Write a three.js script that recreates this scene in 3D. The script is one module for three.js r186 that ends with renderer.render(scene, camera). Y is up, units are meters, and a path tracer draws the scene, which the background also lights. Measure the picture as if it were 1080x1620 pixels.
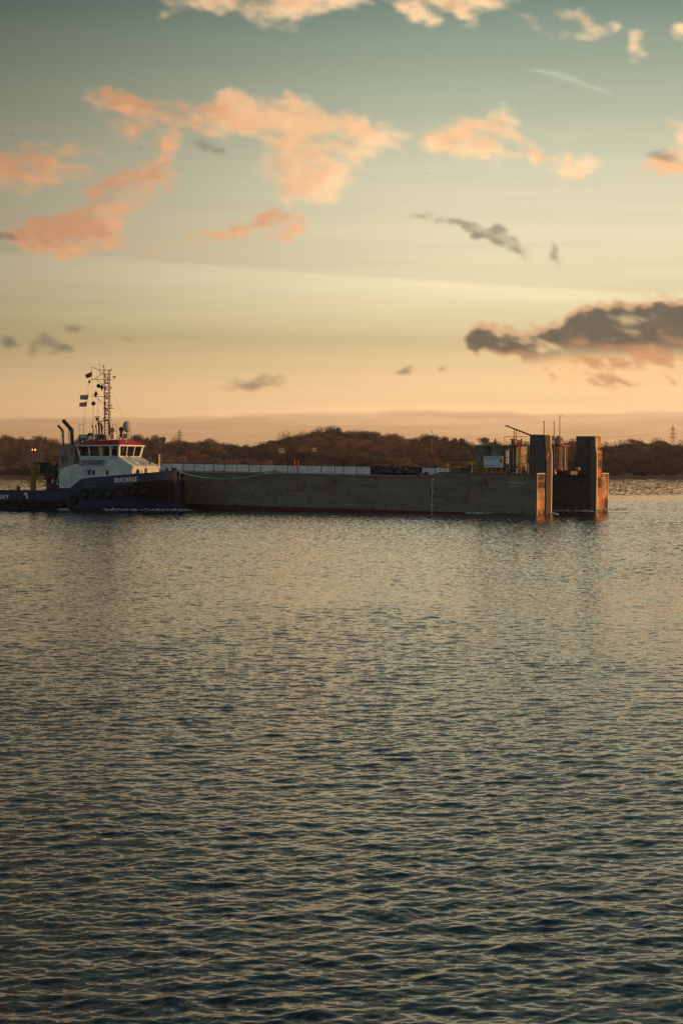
import * as THREE from 'three';
import { mergeGeometries, mergeVertices, toCreasedNormals } from 'three/addons/utils/BufferGeometryUtils.js';
import { TextGeometry } from 'three/addons/geometries/TextGeometry.js';
import { RoundedBoxGeometry } from 'three/addons/geometries/RoundedBoxGeometry.js';
import { FontLoader } from 'three/addons/loaders/FontLoader.js';

// ------------------------------------------------------------------ camera, exposure, sun
const FOCAL = 3000, EYE = 4.6, HORIZON = 742;          // lens in picture units of 1080 x 1620, eye height in metres
const scene = new THREE.Scene();
const camera = new THREE.PerspectiveCamera(2 * Math.atan(810 / FOCAL) * 180 / Math.PI, 1080 / 1620, 0.5, 20000);
camera.position.set(0, EYE, 0);
camera.setViewOffset(1080, 1620, 0, 810 - HORIZON, 1080, 1620);
scene.add(camera);
const renderer = new THREE.WebGLRenderer();
renderer.toneMapping = THREE.LinearToneMapping;
renderer.toneMappingExposure = 1;
renderer.shadowMap.enabled = true;

const SUN = new THREE.Vector3(0.985, 0.062, 0.14).normalize();
const sun = new THREE.DirectionalLight(new THREE.Color().setRGB(1, 0.47, 0.17), 4.6);
sun.position.set(-20, 2, -205).addScaledVector(SUN, 400);
sun.target.position.set(-20, 2, -205);
sun.castShadow = true; sun.shadow.radius = 2;
Object.assign(sun.shadow.camera, { left: -80, right: 80, top: 60, bottom: -60, near: 1, far: 900 });
scene.add(sun, sun.target);

// ------------------------------------------------------------------ noise
function rng(seed) { let s = seed | 0; return () => { s = (s + 0x6d2b79f5) | 0; let t = Math.imul(s ^ (s >>> 15), 1 | s); t = (t + Math.imul(t ^ (t >>> 7), 61 | t)) ^ t; return ((t ^ (t >>> 14)) >>> 0) / 4294967296; }; }
const clamp = (x, a = 0, b = 1) => Math.min(b, Math.max(a, x)), lerp = (a, b, t) => a + (b - a) * t;
const smooth = (a, b, x) => { const t = clamp((x - a) / (b - a)); return t * t * (3 - 2 * t); };
function hash2(x, y) { let h = Math.imul(x | 0, 374761393) + Math.imul(y | 0, 668265263) | 0; h = Math.imul(h ^ (h >>> 13), 1274126177); return ((h ^ (h >>> 16)) >>> 0) / 4294967296; }
function vnoise(x, y) {
  const ix = Math.floor(x), iy = Math.floor(y), fx = x - ix, fy = y - iy, u = fx * fx * (3 - 2 * fx), v = fy * fy * (3 - 2 * fy);
  return lerp(lerp(hash2(ix, iy), hash2(ix + 1, iy), u), lerp(hash2(ix, iy + 1), hash2(ix + 1, iy + 1), u), v);
}
function fbm(x, y, n = 4) { let s = 0, a = 0.5, t = 0; for (let i = 0; i < n; i++) { s += a * vnoise(x, y); t += a; x = x * 2.03 + 17.3; y = y * 2.03 - 9.1; a *= 0.5; } return s / t; }
const lin = (c) => c <= 10.3 ? c / 255 / 12.92 : Math.pow((c / 255 + 0.055) / 1.055, 2.4);

// ------------------------------------------------------------------ sky: evening air and clouds
// air colour by elevation (degrees); sRGB
const AIR = [[0, 236, 186, 132], [1.0, 240, 190, 134], [1.75, 255, 208, 153], [2.4, 252, 209, 155], [3.2, 229, 197, 145], [3.9, 207, 184, 138], [4.7, 216, 201, 155], [5.6, 230, 215, 175], [7, 231, 218, 182], [8.2, 221, 213, 181], [8.9, 213, 208, 178], [9.8, 197, 197, 169], [11, 177, 182, 157], [12.5, 151, 163, 143], [14, 120, 139, 127], [18, 108, 131, 122], [26, 100, 126, 126], [45, 76, 106, 116], [90, 58, 88, 104]];
function air(el) { let i = 0; while (i < AIR.length - 2 && el > AIR[i + 1][0]) i++; const a = AIR[i], b = AIR[i + 1], t = smooth(a[0], b[0], el) * 0.4 + 0.6 * clamp((el - a[0]) / (b[0] - a[0])); return [1, 2, 3].map((k) => lin(lerp(a[k], b[k], t))); }
// clouds seen in front: middle, radii, tilt, strength, kind (0 rosy, 1 peach, 2 grey, 3 heavy with a glowing underside); units of 1/3000 rad from the picture's left and top
const CLOUDS = [
  [190, 163, 44, 13, 0.1, .8, 0], [250, 180, 62, 20, .12, .95, 0], [315, 188, 65, 20, .1, .95, 0], [385, 185, 62, 26, .15, 1, 1], [375, 162, 28, 12, 0, .6, 1], [470, 205, 75, 36, .1, 1.1, 1], [508, 238, 48, 38, .4, 1.1, 1], [490, 285, 44, 40, .1, 1.1, 1], [430, 265, 32, 16, -.4, .7, 1], [470, 318, 26, 12, 0, .8, 1], [592, 215, 32, 22, 0, .9, 1], [540, 215, 40, 25, 0, .8, 1],
  [40, 262, 76, 27, .12, 1.05, 0], [115, 240, 15, 9, .4, .7, 0], [132, 271, 18, 8, .1, .7, 0], [165, 225, 38, 9, -.1, .5, 0], [228, 216, 42, 14, .3, .7, 0], [268, 245, 13, 32, .15, .65, 0],
  [240, 280, 34, 26, -.4, 1.1, 0], [195, 305, 66, 22, -.5, 1.1, 0], [60, 368, 30, 24, .1, 1, 0], [110, 372, 60, 24, 0, 1, 0], [165, 345, 28, 38, .2, .8, 0], [5, 372, 22, 8, 0, .5, 2], [160, 385, 40, 14, 0, .8, 0],
  [395, 364, 78, 15, -.1, .8, 0], [448, 358, 30, 17, 0, .9, 0], [345, 380, 40, 14, -.1, .5, 0], [240, 388, 40, 10, 0, .3, 0], [330, 235, 22, 9, .5, .45, 2],
  [738, 222, 52, 30, .2, 1, 1], [690, 228, 30, 14, -.3, .8, 1], [785, 203, 22, 22, .6, .9, 1], [800, 225, 30, 16, .3, .8, 1], [845, 243, 48, 16, .3, .95, 1], [885, 266, 28, 13, .4, .7, 1], [932, 262, 20, 13, -.4, .6, 1], [870, 205, 60, 10, .05, .25, 1],
  [1062, 262, 48, 13, 0, .8, 0], [1050, 246, 24, 10, 0, .4, 2], [1076, 205, 22, 12, .5, .9, 1], [1120, 250, 60, 30, 0, .9, 1],
  [380, -6, 110, 22, .05, 1.0, 1], [450, 4, 90, 16, .1, .8, 1], [520, -8, 60, 18, 0, .8, 1], [400, 22, 60, 18, .3, .6, 1], [270, 22, 14, 7, 0, .5, 1], [650, 16, 28, 12, .5, .8, 1], [745, -2, 85, 14, 0, .85, 1], [735, 22, 28, 10, .8, .8, 1], [700, 0, 40, 18, .3, .8, 1], [905, 22, 28, 9, .4, .8, 1], [928, 47, 36, 9, -.2, .8, 1], [1003, 78, 11, 16, .3, .7, 1], [1002, 62, 9, 14, .2, .4, 1], [1074, 49, 12, 10, .3, .8, 1], [820, 30, 80, 12, .1, .3, 1],
  [742, 353, 40, 8, .15, .7, 2], [770, 367, 32, 11, .4, .85, 2], [800, 385, 30, 12, .45, .9, 2], [662, 341, 20, 6, -.1, .5, 2], [877, 410, 7, 19, -.25, .5, 2], [640, 335, 40, 8, .1, .35, 1],
  [765, 537, 34, 19, 0, 1.1, 3], [815, 533, 58, 18, -.1, 1.1, 3], [858, 552, 34, 16, -.1, .6, 3], [925, 536, 46, 30, -.1, 1.15, 3], [960, 530, 70, 34, -.1, 1.25, 3], [1020, 520, 70, 32, -.05, 1.3, 3], [1090, 525, 70, 38, 0, 1.35, 3], [880, 572, 70, 24, .1, .85, 3], [960, 592, 90, 20, 0, .8, 3], [1060, 592, 90, 24, 0, .9, 3], [960, 575, 70, 26, 0, .9, 3], [1040, 575, 70, 26, 0, .9, 3], [1150, 540, 90, 40, 0, 1.2, 3], [1240, 535, 90, 34, 0, 1, 3],
  [9, 543, 14, 10, .1, .7, 2], [76, 544, 24, 11, .2, .65, 2], [110, 518, 22, 6, 0, .5, 2], [48, 551, 7, 12, -.4, .45, 2], [196, 538, 10, 5, 0, .4, 2], [112, 552, 14, 6, .2, .35, 2], [385, 608, 24, 8, .1, .6, 2], [427, 604, 22, 9, .1, .7, 2], [402, 612, 18, 9, .3, .5, 2], [640, 588, 14, 5, -.3, .45, 2], [701, 585, 7, 4, 0, .4, 2], [290, 616, 34, 10, .05, .4, 0],
];
for (const c of CLOUDS) { c.cos = Math.cos(c[4]); c.sin = Math.sin(c[4]); c.r = Math.max(c[2], c[3]) * 1.9 + 30; }
function cloudField(u, v, kind, list) {                 // how thick the clouds of a kind are; the outline is pulled about by noise
  const wx = (fbm(u / 46 + 3, v / 36, 4) - 0.5) * 46 + (fbm(u / 13, v / 11 + 7, 3) - 0.5) * 16, wy = (fbm(u / 40 - 8, v / 34 + 21, 4) - 0.5) * 34 + (fbm(u / 12 + 31, v / 11, 3) - 0.5) * 14;
  let f = 0;
  for (const c of list) {
    if (c[6] !== kind) continue;
    const sx = Math.min(1, (c[2] + c[3]) / 44), dx = u + wx * sx - c[0], dy = v + wy * sx - c[1], a = (dx * c.cos + dy * c.sin) / c[2], b = (-dx * c.sin + dy * c.cos) / c[3], q = a * a + b * b;
    if (q < 3.6) { const g = 1 - q / 3.6; f += c[5] * g * g * 1.25; }
  }
  return f;
}
const LOOK = [ // rim, heart, shade, how fast the veil closes
  [[236, 192, 148], [250, 188, 138], [226, 166, 124], 1.05], [[242, 212, 170], [255, 214, 166], [246, 190, 142], 1.05], [[150, 138, 108], [116, 108, 86], [104, 98, 82], 1.1], [[250, 200, 146], [172, 134, 102], [114, 101, 86], 0.8],
].map((k) => [...k.slice(0, 3).map((c) => c.map(lin)), k[3]]);
function skyColor(az, el) {
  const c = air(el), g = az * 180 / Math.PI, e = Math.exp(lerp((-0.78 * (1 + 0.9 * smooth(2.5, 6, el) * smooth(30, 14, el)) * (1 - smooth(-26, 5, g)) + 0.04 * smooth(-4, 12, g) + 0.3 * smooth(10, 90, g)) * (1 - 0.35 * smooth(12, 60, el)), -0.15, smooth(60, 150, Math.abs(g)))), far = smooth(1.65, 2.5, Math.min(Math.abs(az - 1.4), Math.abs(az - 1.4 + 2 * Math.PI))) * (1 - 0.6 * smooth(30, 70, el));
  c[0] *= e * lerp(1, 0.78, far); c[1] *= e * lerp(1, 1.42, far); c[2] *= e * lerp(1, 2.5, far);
  const u = 540 + FOCAL * Math.tan(clamp(az, -1.2, 1.2)), v = HORIZON - FOCAL * Math.tan(el * Math.PI / 180) / Math.cos(clamp(az, -1.2, 1.2));
  const m = el * 52.36, w = az * FOCAL;
  // thin bands: a bank low on the horizon, a veil with a soft sloping upper edge, fine streaks
  if (el > 0 && el < 12) {
    const edge = 1.6 + 0.1 * Math.sin(w / 210 + 1) + 0.3 * (fbm(w / 110, m / 24 + 3, 4) - 0.5) + 0.1 * smooth(0, 500, w), bank = smooth(edge + 0.07, edge - 0.05, el) * smooth(0.55, 1.1, el + 0.5 * fbm(w / 220, m / 16, 3)) * (0.25 + 0.95 * fbm(w / 130, m / 6, 4));
    c[0] *= 1 - 0.3 * bank; c[1] *= 1 - 0.33 * bank; c[2] *= 1 - 0.29 * bank;
    const streak = fbm(w / 260, m / 9, 4) - 0.5, rim = 0.1 * Math.exp(-(((el - edge - 0.06) / 0.09) ** 2)) * fbm(w / 50, 9, 3);
    const veilTop = 6.45 - 1.15 * smooth(-540, 540, w) + 0.16 * (fbm(w / 160, 40, 4) - 0.5), veil = smooth(veilTop + 0.07, veilTop - 0.12, el) * smooth(2.2, 5, el) * (0.6 + 0.8 * fbm(w / 190, m / 20 + w / 900, 4));
    const low = smooth(12, 6, el);
    for (let k = 0; k < 3; k++) c[k] *= 1 + 0.11 * streak * low + rim + 0.17 * veil;
  }
  if (Math.abs(az) < 0.34 && el < 16.5) {
    const near = CLOUDS.filter((q) => Math.abs(u - q[0]) < q.r && Math.abs(v - q[1]) < q.r);
    if (near.length) for (const kind of [1, 0, 3, 2]) {
      if (!near.some((q) => q[6] === kind)) continue;
      const F = Math.min(cloudField(u, v, kind, near), 1.1); if (F < 0.06) continue;
      const ux = u * 0.93 + v * 0.36, vx = v * 0.93 - u * 0.36, fine = fbm(ux / 30 + 50, vx / 13 + kind * 9, 6) - 0.5, wisp = fbm(u / 58 + 3, v / 38 + 60, 4) - 0.5, puff = (a, b) => fbm(a / 27 + 11, b / 21 + 5, 4);
      const d = F * (kind === 2 ? 1.3 : 1.0) + fine * (kind === 3 ? 1.4 : 1.35) + wisp * (kind === 3 ? 1.3 : 1.5) - (kind === 3 ? 0.32 : 0.36);
      if (d <= -0.3) continue;
      const [rim, heart, shade, thick] = LOOK[kind], a = (0.24 * smooth(-0.3, 0.25, d) * smooth(0.06, 0.4, F) + 0.76 * Math.pow(smooth(-0.1, thick, d), 1.15)) * (kind === 2 ? 0.7 : kind === 3 ? 0.97 : clamp(0.86 + 0.7 * fine + 0.5 * wisp, 0.3, 0.95));
      const lump = puff(u, v) - puff(u + 9, v + 7), over = kind === 3 ? cloudField(u + 3, v - 13, kind, near) : 1, ahead = Math.min(cloudField(u + 20, v + 16, kind, near), 1.2);
      const below = kind === 3 ? smooth(534, 574, v + fine * 50 + wisp * 46 - 16 * smooth(900, 780, u)) : 0;
      const dark = kind === 3 ? smooth(0.1, 0.62, d + lump * 0.7) : kind === 2 ? smooth(0, 0.6, d) : clamp(smooth(0.5, 1.5, ahead + lump * 0.5 + wisp * 1.3 + fine * 0.25) * (kind === 0 ? 0.95 : 0.75));
      const x = smooth(0.05, 0.8, d - lump * 0.35);
      for (let k = 0; k < 3; k++) {
        let q = lerp(lerp(rim[k], heart[k], x), shade[k], dark) * (1 - lump * (kind === 3 ? 0.6 : 0.12)) * (kind < 2 ? 1.05 + 0.1 * fine + 0.2 * wisp : 1);
        if (kind === 3) { q = lerp(q, [0.84, 0.5, 0.27][k], 0.85 * smooth(0.62, 0.2, over + fine * 0.5)); q *= 0.92 + 0.5 * wisp; }
        if (kind === 3) q = lerp(q, lerp([1.05, 0.64, 0.31][k], [0.66, 0.29, 0.14][k], smooth(0.3, 1.0, d + fine * 1.1 - 0.5 * smooth(560, 596, v))), below);
        c[k] = lerp(c[k], q * (kind < 2 ? lerp(e, 1, 0.3) : 1), a * (kind === 3 ? lerp(1, 0.82, below) : 1));
      }
    }
    const t = (u - 832) / 138;                                            // a vapour trail
    if (t > -0.03 && t < 1.03) { const y0 = 110 + 34 * t - 4 * Math.sin(t * 5), w0 = 3.2 * (0.4 + Math.sin(clamp(t) * Math.PI)) * (0.5 + fbm(u / 9, 5, 3)); const a = 0.55 * Math.exp(-(((v - y0) / w0) ** 2)) * smooth(-0.02, 0.1, t) * smooth(1.03, 0.9, t); c[0] = lerp(c[0], 0.66, a); c[1] = lerp(c[1], 0.62, a); c[2] = lerp(c[2], 0.47, a); }
  } else if (el > 1.5 && el < 60) {                                       // the same scattered clouds all round
    const k = 1 / Math.tan((el + 3) * Math.PI / 180), px = Math.sin(az) * k, py = Math.cos(az) * k;
    const d = fbm(px * 3.1 + 9, py * 3.1, 5) - 0.57, out = smooth(0.34, 0.42, Math.abs(az)) + smooth(16.5, 19, el);
    if (d > 0) { const a = (1 - Math.exp(-d * 14)) * 0.8 * Math.min(1, out), q = LOOK[fbm(px + 30, py, 2) > 0.5 ? 0 : 1], x = smooth(0, 0.16, d); for (let i = 0; i < 3; i++) c[i] = lerp(c[i], lerp(q[0][i], q[2][i], x) * lerp(e, 1, 0.45), a); }
  }
  return c;
}
{
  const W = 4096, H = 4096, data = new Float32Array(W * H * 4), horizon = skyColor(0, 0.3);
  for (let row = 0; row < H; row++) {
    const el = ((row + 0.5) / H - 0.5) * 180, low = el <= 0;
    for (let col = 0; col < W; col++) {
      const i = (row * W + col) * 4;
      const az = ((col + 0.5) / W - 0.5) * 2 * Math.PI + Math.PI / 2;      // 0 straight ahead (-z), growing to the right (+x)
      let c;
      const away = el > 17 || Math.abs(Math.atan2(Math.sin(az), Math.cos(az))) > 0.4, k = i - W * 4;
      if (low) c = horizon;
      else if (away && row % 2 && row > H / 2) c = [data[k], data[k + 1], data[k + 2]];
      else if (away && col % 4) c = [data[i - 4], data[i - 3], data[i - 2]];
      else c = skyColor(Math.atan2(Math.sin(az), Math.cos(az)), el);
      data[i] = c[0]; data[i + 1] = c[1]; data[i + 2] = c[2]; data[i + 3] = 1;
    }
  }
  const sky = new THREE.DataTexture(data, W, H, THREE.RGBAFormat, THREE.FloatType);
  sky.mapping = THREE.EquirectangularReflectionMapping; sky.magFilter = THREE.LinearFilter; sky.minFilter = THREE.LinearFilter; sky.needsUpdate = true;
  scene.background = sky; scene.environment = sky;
}

// ------------------------------------------------------------------ helpers
const V = (x, y, z) => new THREE.Vector3(x, y, z);
const at = (px, py, d) => V((px - 540) / FOCAL * d, EYE + (HORIZON - py) / FOCAL * d, -d);      // the place at distance d that stands at (px, py) in the photograph
const taken = {};
const numbered = (name) => { const n = taken[name] = (taken[name] ?? -1) + 1; return n ? name + '_' + String(n).padStart(3, '0') : name; };
function tag(o, label, category, group, kind) { if (label) o.userData.label = label; if (category) o.userData.category = category; if (group) o.userData.group = group; if (kind) o.userData.kind = kind; return o; }
function thing(name, label, category, pos, turn = 0, group) { const o = new THREE.Group(); o.name = numbered(name); o.rotation.order = 'YXZ'; if (pos) o.position.copy(pos); o.rotation.y = turn; scene.add(o); return tag(o, label, category, group); }
function merged(list) { return list.length === 1 ? list[0] : mergeGeometries(list.map((g) => { const q = g.index ? g.toNonIndexed() : g; for (const k of Object.keys(q.attributes)) if (!['position', 'normal', 'uv'].includes(k)) q.deleteAttribute(k); return q; })); }
function metres(g) {                                       // uv in metres on each face's own plane
  const q = g.index ? g.toNonIndexed() : g, p = q.attributes.position, n = p.count, uv = new Float32Array(n * 2), a = V(), b = V(), c = V();
  for (let i = 0; i < n; i += 3) {
    a.fromBufferAttribute(p, i); b.fromBufferAttribute(p, i + 1); c.fromBufferAttribute(p, i + 2);
    const m = b.clone().sub(a).cross(c.clone().sub(a)), ax = Math.abs(m.x), ay = Math.abs(m.y), az = Math.abs(m.z);
    [a, b, c].forEach((v, k) => { const s = ax >= ay && ax >= az ? [v.z, v.y] : ay >= az ? [v.x, v.z] : [v.x, v.y]; uv[(i + k) * 2] = s[0]; uv[(i + k) * 2 + 1] = s[1]; });
  }
  q.setAttribute('uv', new THREE.BufferAttribute(uv, 2)); return q;
}
function part(parent, name, geos, mat, label) {
  const m = new THREE.Mesh(metres(merged([].concat(geos))), mat); m.name = parent === scene ? numbered(name) : name; m.castShadow = m.receiveShadow = true;
  if (label) m.userData.label = label; parent.add(m); return m;
}
const box = (w, h, d, x = 0, y = 0, z = 0, ry = 0, rz = 0, rx = 0) => { const g = new THREE.BoxGeometry(w, h, d); if (rx) g.rotateX(rx); if (rz) g.rotateZ(rz); if (ry) g.rotateY(ry); return g.translate(x, y, z); };
const rbox = (w, h, d, r, x = 0, y = 0, z = 0, rz = 0) => { const g = new RoundedBoxGeometry(w, h, d, 2, Math.min(r, w / 2.01, h / 2.01, d / 2.01)); if (rz) g.rotateZ(rz); return g.translate(x, y, z); };
function rod(a, b, r, r2 = r, seg = 6) { const d = b.clone().sub(a), g = new THREE.CylinderGeometry(r2, r, d.length(), seg); g.applyQuaternion(new THREE.Quaternion().setFromUnitVectors(V(0, 1, 0), d.clone().normalize())); return g.translate((a.x + b.x) / 2, (a.y + b.y) / 2, (a.z + b.z) / 2); }
const rods = (pts, r, seg = 6) => pts.slice(1).map((p, i) => rod(pts[i], p, r, r, seg));
const ball = (r, x, y, z, sx = 1, sy = 1, sz = 1, seg = 12) => new THREE.SphereGeometry(r, seg, Math.max(6, seg * 0.7 | 0)).scale(sx, sy, sz).translate(x, y, z);
const disc = (r, h, x, y, z, axis = 'y', seg = 16) => { const g = new THREE.CylinderGeometry(r, r, h, seg); if (axis === 'x') g.rotateZ(Math.PI / 2); if (axis === 'z') g.rotateX(Math.PI / 2); return g.translate(x, y, z); };
function curve(pts, r, seg = 24, radial = 6) { return new THREE.TubeGeometry(new THREE.CatmullRomCurve3(pts), seg, r, radial); }
function prism(outline, z0, z1, bevel = 0) { const s = new THREE.Shape(outline.map((p) => new THREE.Vector2(p[0], p[1]))); return new THREE.ExtrudeGeometry(s, { depth: z1 - z0 - 2 * bevel, bevelEnabled: bevel > 0, bevelSize: bevel, bevelThickness: bevel, bevelSegments: 1 }).translate(0, 0, z0 + bevel); }
function quads(list) {                                     // polygons given as corner lists, fan-split, flat
  const p = []; for (const q of list) for (let i = 1; i < q.length - 1; i++) for (const v of [q[0], q[i], q[i + 1]]) p.push(v.x, v.y, v.z);
  const g = new THREE.BufferGeometry(); g.setAttribute('position', new THREE.Float32BufferAttribute(p, 3)); g.setAttribute('uv', new THREE.Float32BufferAttribute(new Float32Array(p.length / 3 * 2), 2)); g.computeVertexNormals(); return g;
}
function slab(corners, t) {                                // a plate of thickness t behind a planar polygon
  const n = corners[1].clone().sub(corners[0]).cross(corners[2].clone().sub(corners[0])).normalize().multiplyScalar(-t), back = corners.map((c) => c.clone().add(n)), l = [corners, [...back].reverse()];
  corners.forEach((c, i) => { const j = (i + 1) % corners.length; l.push([corners[j], c, back[i], back[j]]); });
  return quads(l);
}

// ------------------------------------------------------------------ materials
function texture(W, H, f, srgb = true) {
  const data = new Uint8Array(W * H * 4);
  for (let y = 0; y < H; y++) for (let x = 0; x < W; x++) { const c = f(x / W, y / H), i = (y * W + x) * 4; data[i] = clamp(c[0], 0, 255); data[i + 1] = clamp(c[1], 0, 255); data[i + 2] = clamp(c[2], 0, 255); data[i + 3] = 255; }
  const t = new THREE.DataTexture(data, W, H); t.wrapS = t.wrapT = THREE.RepeatWrapping; t.magFilter = THREE.LinearFilter; t.minFilter = THREE.LinearFilter; if (srgb) t.colorSpace = THREE.SRGBColorSpace; t.needsUpdate = true; return t;
}
function pnoise(x, y, px, py) { const ix = Math.floor(x), iy = Math.floor(y), fx = x - ix, fy = y - iy, u = fx * fx * (3 - 2 * fx), v = fy * fy * (3 - 2 * fy), m = (a, n) => ((a % n) + n) % n; const h = (a, b) => hash2(m(a, px) + 101, m(b, py) + 57); return lerp(lerp(h(ix, iy), h(ix + 1, iy), u), lerp(h(ix, iy + 1), h(ix + 1, iy + 1), u), v); }
function tile(u, v, fx, fy, n = 4) { let s = 0, a = 0.5, t = 0; for (let i = 0; i < n; i++) { s += a * pnoise(u * fx, v * fy, fx, fy); t += a; fx *= 2; fy *= 2; a *= 0.55; } return s / t; }
const scaled = (t, x, y) => { const q = t.clone(); q.repeat.set(x, y); q.needsUpdate = true; return q; };
const grime = texture(512, 512, (u, v) => { const a = tile(u, v, 6, 6, 5), s = tile(u, v, 40, 3, 3), k = 226 + 70 * (a - 0.5) + 40 * (s - 0.5); return [k, k * 0.985, k * 0.96]; });
const worn = texture(512, 512, (u, v) => { const a = tile(u, v, 5, 5, 5), s = tile(u + 0.3, v, 60, 4, 3), r = smooth(0.56, 0.7, tile(u, v + 0.4, 9, 4, 5)), k = 205 + 120 * (a - 0.5) + 60 * (s - 0.5); return [k * lerp(1, 0.86, r), k * lerp(1, 0.66, r), k * lerp(1, 0.48, r)]; });
const steel = texture(1024, 512, (u, v) => {               // weathered plate: scrapes along the side, runs of rust, pale scuffs
  const a = tile(u, v, 7, 9, 5), h = tile(u, v + 0.2, 5, 70, 3), s = tile(u, v, 90, 4, 3), r = smooth(0.6, 0.74, tile(u + 0.4, v, 22, 4, 5)), w = smooth(0.68, 0.8, tile(u, v + 0.6, 16, 60, 4));
  const k = 195 + 50 * (a - 0.5) + 60 * (h - 0.5) + 24 * (s - 0.5) + 40 * w; return [k * lerp(1, 0.95, r), k * lerp(0.985, 0.78, r), k * lerp(0.93, 0.6, r)];
});
const rust = texture(512, 512, (u, v) => {                 // old paint gone to rust, with dark scabs and some bare pale paint left
  const a = tile(u, v, 4, 4, 5), b = tile(u + 0.2, v + 0.1, 8, 8, 5), d = smooth(0.5, 0.62, tile(u, v + 0.5, 3, 5, 5)), p = smooth(0.55, 0.68, b);
  const base = [lerp(214, 176, a), lerp(170, 116, a), lerp(120, 74, a)]; return base.map((c, i) => lerp(lerp(c, [236, 214, 178][i], p), [66, 46, 38][i], d));
});
const mat = (r, g, b, o = {}) => new THREE.MeshStandardMaterial({ color: new THREE.Color().setRGB(r, g, b), roughness: 0.6, metalness: 0, side: THREE.DoubleSide, ...o });
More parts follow.
